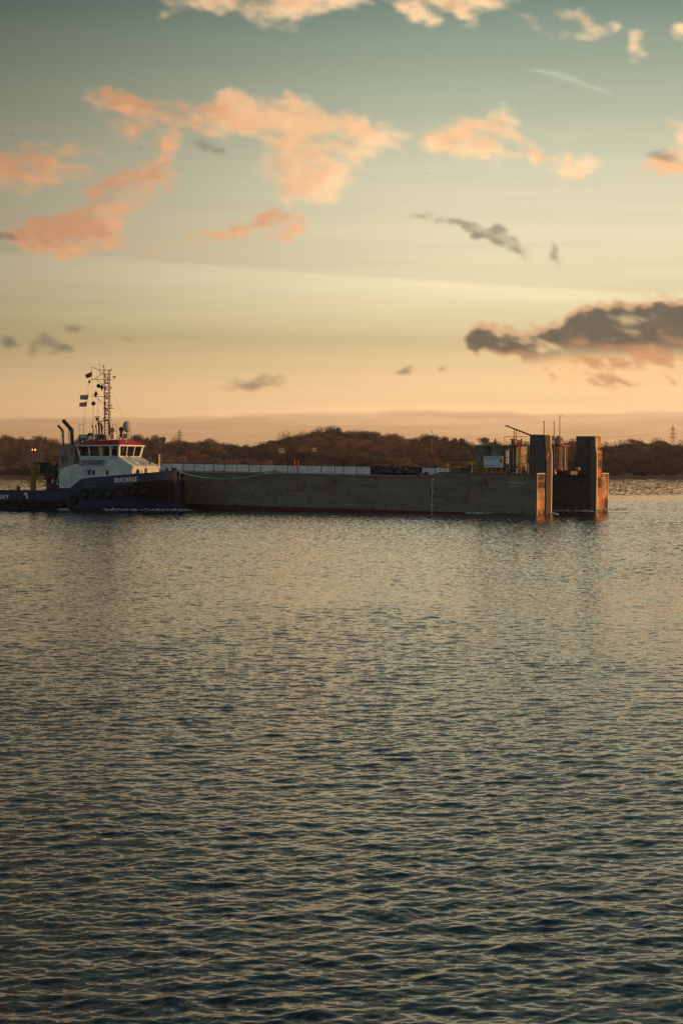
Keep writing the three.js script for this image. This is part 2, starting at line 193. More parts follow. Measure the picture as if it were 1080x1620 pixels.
const M = {
  hullNavy: mat(0.006, 0.026, 0.085, { map: scaled(grime, 0.12, 0.2), roughness: 0.5 }),
  hullBlack: mat(0.016, 0.016, 0.018, { map: scaled(worn, 0.2, 0.3), roughness: 0.8 }),
  white: mat(0.53, 0.62, 0.61, { map: scaled(grime, 0.16, 0.22), roughness: 0.45 }),
  whiteClean: mat(0.52, 0.6, 0.59, { roughness: 0.45 }),
  red: mat(0.33, 0.012, 0.018, { map: scaled(grime, 0.2, 0.3), roughness: 0.7 }),
  blackIron: mat(0.018, 0.018, 0.018, { roughness: 0.6 }),
  rubber: mat(0.009, 0.009, 0.009, { roughness: 0.85, map: scaled(grime, 0.8, 0.8) }),
  rubberGrey: mat(0.03, 0.03, 0.03, { roughness: 0.85 }),
  grey: mat(0.22, 0.23, 0.23, { map: scaled(worn, 0.3, 0.3) }),
  greyBlue: mat(0.36, 0.42, 0.45, { map: scaled(grime, 0.4, 0.4) }),
  casing: mat(0.34, 0.31, 0.27, { map: scaled(worn, 0.3, 0.25) }),
  mast: mat(0.2, 0.15, 0.12, { roughness: 0.5 }),
  rope: mat(0.16, 0.36, 0.31, { roughness: 0.9 }),
  wire: mat(0.05, 0.045, 0.04, { roughness: 0.7 }),
  olive: mat(0.34, 0.25, 0.05, { map: scaled(worn, 0.5, 0.4) }),
  yellow: mat(0.55, 0.38, 0.04, { map: scaled(worn, 0.6, 0.6) }),
  yellowDull: mat(0.36, 0.27, 0.06, { map: scaled(worn, 0.6, 0.6) }),
  orange: mat(0.7, 0.16, 0.03, { roughness: 0.6 }),
  glass: new THREE.MeshPhysicalMaterial({ color: new THREE.Color().setRGB(0.45, 0.47, 0.45), roughness: 0.03, transmission: 1, thickness: 0, ior: 1.5, side: THREE.DoubleSide }),
  dark: mat(0.02, 0.021, 0.022, { roughness: 0.7 }),
  bargeSide: mat(0.286, 0.255, 0.209, { map: scaled(steel, 0.06, 0.2), roughness: 0.75, bumpMap: scaled(steel, 0.06, 0.2), bumpScale: 0.01 }),
  bargeSideB: mat(0.265, 0.237, 0.198, { map: scaled(steel, 0.055, 0.22), roughness: 0.75, bumpMap: scaled(steel, 0.055, 0.22), bumpScale: 0.01 }),
  bargeSideC: mat(0.312, 0.278, 0.232, { map: scaled(steel, 0.07, 0.18), roughness: 0.75, bumpMap: scaled(steel, 0.07, 0.18), bumpScale: 0.01 }),
  tower: mat(0.139, 0.142, 0.135, { map: scaled(steel, 0.05, 0.3), roughness: 0.7 }),
  boot: mat(0.13, 0.018, 0.016, { map: scaled(worn, 0.15, 0.3), roughness: 0.8 }),
  deck: mat(0.07, 0.066, 0.058, { map: scaled(worn, 0.2, 0.2), roughness: 0.85 }),
  rust: mat(0.5, 0.41, 0.34, { map: scaled(rust, 0.24, 0.17), roughness: 0.75, bumpMap: scaled(rust, 0.24, 0.17), bumpScale: 0.006 }),
  rustB: mat(0.38, 0.3, 0.24, { map: scaled(rust, 0.31, 0.13), roughness: 0.75 }),
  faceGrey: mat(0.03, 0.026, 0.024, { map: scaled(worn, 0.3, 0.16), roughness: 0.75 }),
  cream: mat(0.9, 0.76, 0.5, { map: scaled(grime, 0.5, 0.2), roughness: 0.5 }),
  wall: mat(0.9, 0.92, 0.86, { map: scaled(grime, 0.22, 0.5), roughness: 0.6 }),
  wallB: mat(0.86, 0.88, 0.82, { map: scaled(grime, 0.3, 0.45), roughness: 0.6 }),
  wallSoot: mat(0.3, 0.33, 0.31, { map: scaled(texture(256, 256, (u, v) => { const k = lerp(20, 190, smooth(0.45, 0.72, tile(u, v, 14, 9, 5))); return [k, k, k * 0.97]; }), 0.5, 0.7), roughness: 0.9 }),
  houseWall: mat(0.3, 0.3, 0.28, { roughness: 0.9 }),
  greyFar: mat(0.05, 0.05, 0.05, { roughness: 0.9 }),
  greyDark: mat(0.07, 0.072, 0.078, { map: scaled(worn, 0.5, 0.5) }),
  cabin: mat(0.3, 0.33, 0.28, { map: scaled(worn, 0.4, 0.25), roughness: 0.65 }),
  cabinDark: mat(0.11, 0.12, 0.105, { map: scaled(worn, 0.4, 0.25), roughness: 0.65 }),
  redPipe: mat(0.4, 0.1, 0.06, { map: scaled(worn, 0.8, 0.5), roughness: 0.6 }),
  rail: mat(0.55, 0.45, 0.13, { map: scaled(worn, 0.8, 0.8), roughness: 0.6 }),
  buoyRed: mat(0.5, 0.02, 0.03, { roughness: 0.5 }),
  flagRed: mat(0.38, 0.02, 0.04, { roughness: 0.9 }),
  flagPink: mat(0.42, 0.2, 0.2, { roughness: 0.9 }),
  lampWhite: mat(0.85, 0.83, 0.78, { roughness: 0.35 }),
  lettering: mat(0.72, 0.73, 0.72, { roughness: 0.6 }),
  letteringDull: mat(0.4, 0.41, 0.4, { roughness: 0.8 }),
  foam: mat(0.62, 0.66, 0.66, { roughness: 0.9 }),
};

// ------------------------------------------------------------------ water: one sheet of wind ripples, finer near the eye
const waterMat = new THREE.MeshPhysicalMaterial({ color: new THREE.Color().setRGB(0.003, 0.008, 0.011), roughness: 0.05, ior: 1.37 });
{
  const r = rng(5), waves = [];
  for (let i = 0; i < 110; i++) {
    const t = i / 109, L = 0.072 * Math.pow(15, Math.pow(t, 0.92)) * (0.85 + 0.3 * r()), a = Math.PI / 2 + 0.12 + (r() + r() + r() - 1.5) * 1.5, k = 2 * Math.PI / L;
    const slope = 0.0146 * (0.5 + r()) * (L < 0.14 ? 0.85 : L > 0.6 ? 0.82 : 1.12);
    waves.push({ kx: k * Math.cos(a), kz: k * Math.sin(a), L, A: slope / k, ph: r() * 6.283, cx: Math.cos(a), cz: Math.sin(a) });
  }
  const dist = []; let d = 6; while (d < 1100) { dist.push(d); d += d < 14.5 ? 0.4 : d < 330 ? clamp(d * 0.00145, 0.021, 0.13) + 0.0011 * Math.max(0, d - 90) : 3; }
  const C = 470, n = dist.length, pos = new Float32Array(n * (C + 1) * 3), nor = new Float32Array(n * (C + 1) * 3), idx = new Uint32Array((n - 1) * C * 6);
  let p = 0;
  for (let i = 0; i < n; i++) {
    const D = dist[i], step = i ? D - dist[i - 1] : 0.4, across = D * 0.45 / C, live = waves.filter((w, k) => w.L > Math.min(step * 1.3, 0.45) && (D < 330 || k % 4 === 0)), far = 1, tall = D < 330 ? 1 : 0.5, lost = Math.min(1.7, Math.sqrt(waves.reduce((q, w) => q + (w.A / w.L) ** 2, 0) / live.reduce((q, w) => q + (w.A / w.L) ** 2, 0)));
    for (let j = 0; j <= C; j++) {
      const x0 = (j / C - 0.5) * D * 0.45 + (hash2(i, j) - 0.5) * across * 0.6, z0 = -D + (hash2(j, i + 7) - 0.5) * step * 0.6;
      const calm = (1 - 0.3 * smooth(18, 50, D) * smooth(150, 80, D) + 0.3 * smooth(120, 160, D)) * (1 - 0.6 * smooth(262, 285, D + 8 * vnoise(x0 / 40, 3))) * (1 + 0.5 * smooth(345, 328, -D + 690) * smooth(420, 372, D)), gust = calm * (0.82 + 0.4 * vnoise(x0 / 9 + 40, z0 / 14) * vnoise(x0 / 31, z0 / 47 + 9) * 2) * lost, sw = 0.85 + 0.3 * vnoise(x0 / 3.1, z0 / 3.7);
      let y = 0, nx = 0, nz = 0, ox = 0, oz = 0;
      for (const w of live) { const th = w.kx * x0 + w.kz * z0 + w.ph, s = Math.sin(th), c = Math.cos(th), A = w.A * gust * (w.L < 1 ? sw : 1); y += A * c; nx += A * w.kx * s; nz += A * w.kz * s; ox -= A * w.cx * s; oz -= A * w.cz * s; }
      pos[p] = x0 + ox; pos[p + 1] = y * tall; pos[p + 2] = z0 + oz;
      const l = Math.hypot(nx, 1, nz); nor[p] = nx / l; nor[p + 1] = 1 / l; nor[p + 2] = nz / l; p += 3;
    }
  }
  let q = 0; for (let i = 0; i < n - 1; i++) for (let j = 0; j < C; j++) { const a = i * (C + 1) + j, b = a + C + 1; idx[q++] = a; idx[q++] = a + 1; idx[q++] = b; idx[q++] = a + 1; idx[q++] = b + 1; idx[q++] = b; }
  const g = new THREE.BufferGeometry(); g.setAttribute('position', new THREE.BufferAttribute(pos, 3)); g.setIndex(new THREE.BufferAttribute(idx, 1)); g.setAttribute('normal', new THREE.BufferAttribute(nor, 3));
  const m = new THREE.Mesh(g, waterMat); m.name = 'water'; m.receiveShadow = true; m.userData.kind = 'structure'; scene.add(m);
  const sheet = new THREE.Mesh(new THREE.PlaneGeometry(16000, 16000).rotateX(-Math.PI / 2).translate(0, -0.45, 0), waterMat); sheet.name = 'water_beyond'; sheet.userData.kind = 'structure'; scene.add(sheet);
  console.log('water rows', n, 'tris', idx.length / 3);
}

// ------------------------------------------------------------------ far shore: hills, woods, skyline trees, houses, pylons
const RIDGE = [[-900, 15], [-540, 17], [-300, 17.5], [0, 18], [110, 17], [215, 16.5], [300, 15], [400, 12], [430, 16], [460, 20.5], [520, 25.5], [600, 22], [690, 18.5], [760, 16], [840, 13.5], [960, 13.5], [1080, 13], [1400, 13], [2200, 13]];
function ridge(px) { let i = 0; while (i < RIDGE.length - 2 && px > RIDGE[i + 1][0]) i++; return lerp(RIDGE[i][1], RIDGE[i + 1][1], smooth(RIDGE[i][0], RIDGE[i + 1][0], px)); }
function ground(x, z) {
  const D = -z, s = D - 905 - 12 * (fbm(x / 90, 5, 3) - 0.5);
  const R = ridge(540 + x / D * FOCAL), t = smooth(40, 900, s), bank = s < 0 ? s * 0.12 : 1.1 * smooth(0, 6, s) + s * 0.0035;
  return bank + R * (t * 0.62 + 0.38 * t * t) * (s > 0 ? 1 : 0) + (fbm(x / 120, z / 150, 4) - 0.5) * 12 * smooth(60, 400, s) - smooth(1000, 2400, s) * R * 0.5;
}
{
  const xs = 150, zs = 90, pos = [], idx = [];
  for (let i = 0; i <= zs; i++) for (let j = 0; j <= xs; j++) { const z = -(880 + 3600 * Math.pow(i / zs, 1.6)), x = (j / xs - 0.5) * 2 * 0.42 * -z; pos.push(x, ground(x, z), z); }
  for (let i = 0; i < zs; i++) for (let j = 0; j < xs; j++) { const a = i * (xs + 1) + j, b = a + xs + 1; idx.push(a, a + 1, b, a + 1, b + 1, b); }
  const g = new THREE.BufferGeometry(); g.setAttribute('position', new THREE.Float32BufferAttribute(pos, 3)); g.setIndex(idx); g.computeVertexNormals();
  const uv = []; for (let i = 0; i < pos.length; i += 3) uv.push(pos[i] / 60, pos[i + 2] / 60); g.setAttribute('uv', new THREE.Float32BufferAttribute(uv, 2));
  const earth = texture(512, 512, (u, v) => { const a = tile(u, v, 8, 8, 5), b = tile(u + 0.5, v, 22, 22, 3), k = 150 + 150 * (a - 0.5); return [k * 1.02, k * lerp(0.8, 0.95, b), k * 0.66]; });
  const m = new THREE.Mesh(g, mat(0.12, 0.09, 0.07, { map: earth, roughness: 1, side: THREE.FrontSide })); m.name = 'hills'; m.userData.kind = 'structure'; m.receiveShadow = m.castShadow = true; scene.add(m);
}
function crown(seed, w, h, n, leaf, form) {                // many twig clumps through an uneven crown; form 0 round, 1 flat-topped, 2 cone
  const r = rng(seed), p = [], lobes = [];
  for (let i = 0; i < 7; i++) { const a = r() * 6.283, q = Math.sqrt(r()) * 0.62, y = r(); lobes.push([Math.cos(a) * q * w / 2, h * (form === 1 ? 0.45 + 0.4 * y : 0.25 + 0.55 * y), Math.sin(a) * q * w / 2, (0.42 + 0.3 * r()) * w / 2]); }
  for (let i = 0; i < n; i++) {
    let x, y, z;
    if (form === 2) { const t = Math.pow(r(), 0.7), a = r() * 6.283, q = (1 - t) * w / 2 * (0.5 + 0.5 * r()) + 0.1; x = Math.cos(a) * q; y = t * h; z = Math.sin(a) * q; }
    else { const l = lobes[i % 7], a = r() * 6.283, c = r() * 2 - 1, s = Math.sqrt(1 - c * c), q = l[3] * Math.pow(r(), 0.4); x = l[0] + Math.cos(a) * s * q; y = l[1] + c * q * (form === 1 ? 0.5 : 0.85); z = l[2] + Math.sin(a) * s * q; }
    const k = leaf * (0.6 + 0.8 * r()), u = V(r() - 0.5, r() - 0.5, r() - 0.5).normalize().multiplyScalar(k), v = V(r() - 0.5, r() - 0.5, r() - 0.5).normalize().multiplyScalar(k * 0.7);
    p.push(x + u.x, y + u.y, z + u.z, x - u.x * 0.5 + v.x, y - u.y * 0.5 + v.y, z - u.z * 0.5 + v.z, x - u.x * 0.5 - v.x, y - u.y * 0.5 - v.y, z - u.z * 0.5 - v.z);
  }
  const g = new THREE.BufferGeometry(); g.setAttribute('position', new THREE.Float32BufferAttribute(p, 3)); g.computeVertexNormals(); return g;
}
function trunkGeo(h, r0, seed, n = 6) { const r = rng(seed), l = [rod(V(0, -0.6, 0), V(0, h * 0.55, 0), r0, r0 * 0.6)]; for (let i = 0; i < n; i++) { const a = r() * 6.283, y = h * (0.3 + 0.25 * r()); l.push(rod(V(0, y, 0), V(Math.cos(a) * h * 0.28, y + h * (0.2 + 0.2 * r()), Math.sin(a) * h * 0.28), r0 * 0.45, r0 * 0.15, 5)); } return merged(l); }
const twig = mat(0.19, 0.085, 0.05, { roughness: 1 }), ever = mat(0.05, 0.046, 0.03, { roughness: 1 }), bark = mat(0.07, 0.05, 0.04, { roughness: 1 }), brown = mat(0.12, 0.065, 0.042, { roughness: 1 });
{
  const r = rng(77), sets = [0, 1, 2, 3, 4].map((i) => ({ g: crown(900 + i, 9.5, 7, 2400, 0.21, i === 4 ? 1 : 0), m: [], c: [] })), color = new THREE.Color();
  for (let i = 0; i < 9500; i++) {
    const D = 918 + 1250 * Math.pow(r(), 0.85), x = (r() - 0.5) * 2 * (D * 0.205 + 20), z = -D, open = fbm(x / 70 + 5, z / 110, 3);
    if (open < 0.3 && D > 1000) continue;
    const near = smooth(1250, 940, D), big = fbm(x / 26 + 70, z / 40, 2), s = (0.62 + 0.55 * r() * r() + 0.9 * smooth(0.45, 0.75, big)) * (D > 1300 && r() < 0.12 ? 1.3 : 1) * lerp(1, 0.55, near), k = sets[(r() * 5) | 0];
    k.m.push(new THREE.Matrix4().compose(V(x, ground(x, z) - 1.2 * s, z), new THREE.Quaternion().setFromAxisAngle(V(0, 1, 0), r() * 6.283), V(s, s * (0.85 + 0.35 * r()), s)));
    const red = fbm(x / 45, z / 60 + 33, 3) - 0.12 * near, t = (0.4 + 1.25 * r()); color.setRGB(lerp(0.05, 0.115, smooth(0.38, 0.6, red)) * t, lerp(0.042, 0.062, smooth(0.38, 0.6, red)) * t, lerp(0.036, 0.046, red) * t); k.c.push(color.r, color.g, color.b);
  }
  sets.forEach((k, i) => {
    const m = new THREE.InstancedMesh(k.g, mat(1, 1, 1, { roughness: 1 }), k.m.length); k.m.forEach((q, j) => m.setMatrixAt(j, q)); m.instanceColor = new THREE.InstancedBufferAttribute(new Float32Array(k.c), 3);
    m.name = numbered('hillside_wood'); tag(m, 'bare reddish brown winter woodland covering the hills across the water', 'woodland', 'woodland on the far hills', 'stuff'); scene.add(m);
  });
}

scene.fog = new THREE.FogExp2(new THREE.Color().setRGB(1, 0.85, 0.76), 0.000045);       // the evening air between here and the hills

// ------------------------------------------------------------------ the barge
const font = await new FontLoader().loadAsync('fonts/droid/droid_sans_bold.typeface.json');
const origin = V(0, EYE, 0);
function onPlane(group, axis, value) {                     // where the sight line through (px, py) meets a plane of the thing's own axes
  group.updateMatrixWorld(true); const inv = group.matrixWorld.clone().invert(), o = origin.clone().applyMatrix4(inv);
  return (px, py) => { const d = V((px - 540) / FOCAL, (HORIZON - py) / FOCAL, -1).transformDirection(inv), t = (value - o[axis]) / d[axis]; return o.clone().addScaledVector(d, t); };
}
const TURN = -35 * Math.PI / 180, LONG = 63, WIDE = 15.4, LOW = 3.53, HIGH = 4.06;
const barge = thing('barge', 'long dark grey flat-topped barge with two tall square towers at its right end', 'barge', V(19.4, 0, -189), TURN);
barge.rotation.z = -0.0144;
{
  const outline = [[-LONG, -1.2], [-6, -1.2], [-6, HIGH], [-11, HIGH], [-13.2, LOW], [-LONG, LOW]];
  part(barge, 'hull', prism(outline.map(([x, y]) => [x, y]), -WIDE + 0.06, -0.06), M.tower);
  part(barge, 'deck_plating', [box(LONG - 13.3, 0.03, WIDE - 0.2, -(LONG + 13.3) / 2, LOW + 0.02, -WIDE / 2), box(5, 0.03, WIDE - 0.2, -8.5, HIGH + 0.02, -WIDE / 2)], M.deck);
  part(barge, 'hull_arm', prism([[-6, -1.2], [-0.04, -1.2], [-0.04, HIGH], [-6, HIGH]], -2.72, -0.06), M.tower);
  part(barge, 'hull_arm', prism([[-6, -1.2], [-0.04, -1.2], [-0.04, HIGH], [-6, HIGH]], -WIDE + 0.06, -WIDE + 2.8), M.tower);
  // plating of the near side, strake by strake
  const sides = [M.bargeSide, M.bargeSideB, M.bargeSideC], rows = [[0.05, 0.78], [0.8, 1.62], [1.64, 2.4], [2.42, 3.1], [3.12, null]], r = rng(12);
  const xs = []; for (let x = -LONG; x < -0.5; x += 6.3) xs.push(x); xs.push(0);
  for (let i = 0; i < xs.length - 1; i++) for (const [y0, y1] of rows) {
    const a = xs[i] + 0.012, b = xs[i + 1] - 0.012, top = (x) => y1 ?? (x < -13.2 ? LOW - 0.01 : x < -11 ? lerp(LOW, HIGH, (x + 13.2) / 2.2) - 0.01 : HIGH - 0.01), proud = 0.004 + 0.03 * r();
    const pts = [[a, y0], [b, y0], [b, top(b)]]; if (!y1) for (const x of [-11, -13.2]) if (x < b - 0.05 && x > a + 0.05) pts.push([x, top(x)]); pts.push([a, top(a)]);
    part(barge, 'hull_plate', prism(pts, -0.06, proud), sides[(r() * 3) | 0]);
  }
  for (let i = 0; i < xs.length - 1; i++) part(barge, 'bottom_plate', box(xs[i + 1] - xs[i] - 0.02, 1.1, 0.09, (xs[i] + xs[i + 1]) / 2, -0.53, -0.03), M.boot);
  part(barge, 'rubbing_strip', [box(LONG - 13.6, 0.1, 0.14, -(LONG + 13.6) / 2, LOW + 0.02, 0.02), box(10.9, 0.1, 0.14, -5.5, HIGH + 0.02, 0.02), box(2.3, 0.1, 0.12, -12.1, (LOW + HIGH) / 2 + 0.02, 0.02, 0, Math.atan2(HIGH - LOW, 2.2))], M.tower);
  // right end: weathered end plates and the towers
  for (const [z0, z1, n] of [[-1.58, -0.02, 0], [-WIDE + 0.02, -13.76, 1]]) {
    const cuts = [-1.1, 0.55, 1.5, 2.45, 3.3, HIGH + 0.04];
    for (let i = 0; i < 5; i++) part(barge, 'end_plate', box(0.07 + 0.012 * ((i * 7) % 3), cuts[i + 1] - cuts[i] - 0.025, z1 - z0, 0.0, (cuts[i] + cuts[i + 1]) / 2, (z0 + z1) / 2), (i + n) % 2 ? M.rust : M.rustB, i === 4 && n === 0 ? 'orange rusty end plate with old pale paint' : undefined);
    part(barge, 'corner_bead', rod(V(0.05, -1, n ? z0 : z1), V(0.05, HIGH + 0.06, n ? z0 : z1), 0.045, 0.045, 8), M.cream);
    part(barge, 'corner_bead', box(0.12, 0.07, z1 - z0, 0.02, HIGH + 0.08, (z0 + z1) / 2), M.cream);
  }
  const near = [[-1.75, HIGH - 0.4], [-0.1, HIGH - 0.4], [0.02, 5.6], [0.0, 6.2], [-0.06, 6.55], [-0.13, 6.85], [-0.15, 7.98], [-1.75, 7.98]];
  const far = [[-4.4, HIGH - 0.4], [-0.1, HIGH - 0.4], [0.02, 5.6], [0, 6.2], [-0.06, 6.55], [-0.13, 6.85], [-0.15, 7.98], [-2.35, 7.98], [-2.35, 6.45], [-2.43, 5.9], [-2.58, 5.4], [-2.78, 4.95], [-3.1, 4.5], [-3.6, 4.2], [-4.4, HIGH + 0.005]];
  part(barge, 'tower', prism(near, -2.74, -1.6, 0.02), M.tower);
  part(barge, 'tower', prism(far, -13.75, -12.6, 0.02), M.tower);
  part(barge, 'tower_cap', box(1.66, 0.06, 1.2, -0.95, 8.02, -2.17), M.tower); part(barge, 'tower_cap', box(2.26, 0.06, 1.2, -1.25, 8.02, -13.17), M.tower);
  const edge = [[0.05, -1], [0.06, 5.6], [0.04, 6.2], [-0.02, 6.55], [-0.09, 6.85], [-0.11, 7.96]];
  for (const [za, zb, zc, name] of [[-2.66, -1.62, -2.76, 0], [-13.72, -12.72, -12.62, 1]]) {
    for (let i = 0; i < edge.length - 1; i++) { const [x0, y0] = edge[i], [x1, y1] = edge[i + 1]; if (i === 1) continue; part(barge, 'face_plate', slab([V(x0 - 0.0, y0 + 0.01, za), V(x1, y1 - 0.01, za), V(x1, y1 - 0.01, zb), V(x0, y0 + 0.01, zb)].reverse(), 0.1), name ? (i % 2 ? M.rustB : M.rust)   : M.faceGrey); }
    part(barge, 'face_plate', slab([V(0.06, 5.61, za), V(0.04, 6.19, za), V(0.04, 6.19, zb), V(0.06, 5.61, zb)].reverse(), 0.1), M.rustB);
    part(barge, 'fender_strip', rods(edge.map(([x, y]) => V(x + 0.05, y, zc)), 0.095, 8), M.cream, 'bright cream edge strip of the tower');
  }
  for (const x of [-1.05, -0.62]) part(barge, 'guide_rail', [box(0.1, 8.6, 0.12, x, 3.66, -12.54)], M.tower);
  part(barge, 'guide_plate', box(0.5, 8.5, 0.05, -0.32, 3.6, -12.57), M.bargeSideB);
  for (const y of [6.9, 5.2]) part(barge, 'seam_strip', box(1.5, 0.03, 0.03, -0.95, y, -1.59), M.dark);
  // wall of pale panels along the far edge of the deck
  const farTop = onPlane(barge, 'z', -WIDE), seams = [250, 257, 274, 291, 309, 325, 339, 357, 376, 395, 414, 437, 456, 472, 488, 509, 531, 545, 565, 587, 601, 617, 633, 650, 668, 690, 712];
  for (let i = 0; i < seams.length - 1; i++) {
    const x0 = farTop(seams[i], 742).x + 0.03, x1 = farTop(seams[i + 1], 742).x - 0.03, soot = seams[i] >= 585 && seams[i] < 655;
    part(barge, 'wall_panel', box(x1 - x0, 0.86 + 0.05, 0.06, (x0 + x1) / 2, LOW + 0.45, -WIDE + 0.1 + 0.02 * (i % 3)), soot ? M.wallSoot : i % 3 ? M.wall : M.wallB, soot ? 'panel blackened with soot' : undefined);
    part(barge, 'wall_post', box(0.07, 0.95, 0.1, x1 + 0.03, LOW + 0.47, -WIDE + 0.12), M.dark);
  }
  part(barge, 'wall_rail', box(48, 0.07, 0.2, -LONG + 24, LOW + 0.93, -WIDE + 0.08), M.deck);
  // mooring bitts, fairleads and loose gear that shows over the edge
  const P = onPlane(barge, 'z', -1.2);
  for (const px of [355, 662]) { const q = P(px, 750); part(barge, 'bollard', [disc(0.14, 0.24, q.x, LOW + 0.14, -1.2, 'y', 10), disc(0.2, 0.06, q.x, LOW + 0.27, -1.2, 'y', 10)], M.blackIron); }
  // names and draught marks
  const side = onPlane(barge, 'z', 0.05);
  const word = (text, px, py, h, w, m) => { const g = new TextGeometry(text, { font, size: h, depth: 0.015, curveSegments: 3 }); g.computeBoundingBox(); const q = side(px, py); g.scale(w / g.boundingBox.max.x, 1, 1); g.translate(q.x, q.y, 0.036); return part(barge, 'lettering', g, m); };
  word('TERRAMARE 02', 803, 765.2, 0.2, 1.95, M.letteringDull); word('LIVERPOOL', 804.5, 770, 0.11, 1.0, M.letteringDull);
  const marks = ['4M', '8', '6', '4', '3M', '8', '6', '4', '2', '2M', '8', '6', '4'];
  marks.forEach((t, i) => word(t, 682.6 + (t.length > 1 ? 0 : 0.4) - i * 0.1, 760 + i * 4.5, 0.19, t.length > 1 ? 0.24 : 0.13, M.lettering));
  // scuffed paint scrawls
  for (const [px, py] of [[404, 780], [399, 777], [410, 762]]) { const q = side(px, py); part(barge, 'scuff_mark', rods([V(q.x - 0.25, q.y + 0.06, 0.04), V(q.x, q.y + 0.02, 0.04), V(q.x + 0.2, q.y - 0.1, 0.04), V(q.x + 0.05, q.y - 0.2, 0.04)], 0.02, 5), M.letteringDull); }
  // railings of the raised end
  const rail = (pts, posts) => { const l = []; for (const h of [0.55, 1.05]) l.push(...rods(pts.map((p) => V(p[0], HIGH + h, p[1])), 0.035)); for (const p of posts) l.push(rod(V(p[0], HIGH, p[1]), V(p[0], HIGH + 1.07, p[1]), 0.04)); return l; };
  const q = onPlane(barge, 'z', -0.5), X = (px) => q(px, 742).x;
  part(barge, 'railing', rail([[X(694), -0.5], [X(752), -0.5]], [694, 708, 727, 746].map((p) => [X(p), -0.5])), M.rail);
  part(barge, 'railing', rail([[X(800), -0.5], [X(835), -0.5]], [800, 819, 835].map((p) => [X(p), -0.5])), M.rail);
  part(barge, 'railing', rail([[X(694), -6], [X(752), -9]], [[X(700), -6.2], [X(722), -7.4], [X(745), -8.6]]), M.rail);
  part(barge, 'gate_post', [box(0.28, 1.15, 0.28, X(692.5), HIGH - 0.05 + 0.6, -0.9)], M.yellowDull);
}

// ------------------------------------------------------------------ things on the barge's deck
const onDeck = (px, z, y = HIGH) => { const p = onPlane(barge, 'z', z)(px, 742); return barge.localToWorld(V(p.x, y, z)); };
const deckThing = (name, label, category, px, z, group, y = HIGH + 0.04) => thing(name, label, category, onDeck(px, z, y), TURN, group);
const wideAt = (a, b, z) => { const f = onPlane(barge, 'z', z); return f(b, 742).x - f(a, 742).x; }, highAt = (py, z, px = 790) => onPlane(barge, 'z', z)(px, py).y - HIGH - 0.04;
{
  const z = -3.4, w = wideAt(762, 803, z), h = highAt(705.5, z, 780), cab = deckThing('machinery_cabin', 'grey green ribbed steel machinery cabin on short legs behind a white board', 'cabin', 782.5, z - 1.3);
  part(cab, 'wall', box(w, h - 0.55, 2.5, 0, 0.55 + (h - 0.55) / 2, 0), M.cabin);
  const n = 18; for (let i = 0; i <= n; i++) part(cab, 'wall_rib', box(0.07, h - 0.6, 0.06, -w / 2 + 0.04 + i * (w - 0.08) / n, 0.56 + (h - 0.6) / 2, 1.28), i > 6 && i < 12 ? M.cabinDark : M.cabin);
  part(cab, 'door_panel', box(w * 0.27, h - 0.72, 0.05, -w * 0.1, 0.6 + (h - 0.72) / 2, 1.275), M.cabinDark, 'darker middle panel');
  part(cab, 'roof', box(w + 0.12, 0.09, 2.66, 0, h + 0.045, 0), M.cabin);
  for (const s of [-1, 1]) for (const t of [-1, 0, 1]) part(cab, 'leg', box(0.14, 0.56, 0.14, t * w * 0.42, 0.27, s * 1.1), M.redPipe);
  part(cab, 'skid_beam', [box(w, 0.12, 0.1, 0, 0.48, 1.12), box(w, 0.12, 0.1, 0, 0.48, -1.12)], M.redPipe);
  for (const t of [-0.3, 0.05, 0.3, 0.44]) part(cab, 'valve', [disc(0.1, 0.22, t * w, 0.3, 1.2, 'z', 10), box(0.06, 0.34, 0.06, t * w, 0.3, 1.15)], t > 0.2 ? M.orange : M.redPipe);
}
const board = (() => {
  const z = -2.0, w = wideAt(765, 795, z), h0 = highAt(739.5, z, 780), h1 = highAt(721.5, z, 780), b = deckThing('sign_board', 'white board with dark lettering and a yellow and black emblem before the grey green cabin', 'sign', 780, z);
  part(b, 'panel', box(w, h1 - h0, 0.05, 0, (h0 + h1) / 2, 0), M.whiteClean);
  part(b, 'frame', [box(w + 0.06, 0.04, 0.08, 0, h1 + 0.02, 0), box(w + 0.06, 0.04, 0.08, 0, h0 - 0.02, 0), box(0.04, h1 - h0, 0.08, -w / 2 - 0.02, (h0 + h1) / 2, 0), box(0.04, h1 - h0, 0.08, w / 2 + 0.02, (h0 + h1) / 2, 0)], M.cabin);
  part(b, 'bracket', [box(0.06, h1, 0.06, -w * 0.4, h1 / 2, -0.08), box(0.06, h1, 0.06, w * 0.4, h1 / 2, -0.08)], M.cabinDark);
  const line = (t, x, y, s, ww, m) => { const g = new TextGeometry(t, { font, size: s, depth: 0.008, curveSegments: 2 }); g.computeBoundingBox(); g.scale(ww / g.boundingBox.max.x, 1, 1); g.translate(x, y, 0.026); part(b, 'lettering', g, m); }, H = h1 - h0;
  line('The Barge Builders', -w * 0.46, h1 - H * 0.17, H * 0.1, w * 0.86, M.dark); line('Terramarine', -w * 0.4, h1 - H * 0.34, H * 0.09, w * 0.52, M.dark); line('Terramare  02', -w * 0.4, h0 + H * 0.11, H * 0.13, w * 0.72, M.dark);
  part(b, 'emblem', slab([V(w * 0.34, h1 - H * 0.27, 0.036), V(w * 0.47, h1 - H * 0.57, 0.036), V(w * 0.47, h1 - H * 0.27, 0.036)], 0.008), M.yellow, 'yellow upper half of the emblem');
  part(b, 'emblem', slab([V(w * 0.34, h1 - H * 0.28, 0.036), V(w * 0.34, h1 - H * 0.57, 0.036), V(w * 0.465, h1 - H * 0.57, 0.036)], 0.008), M.dark, 'black lower half of the emblem');
  return b;
})();
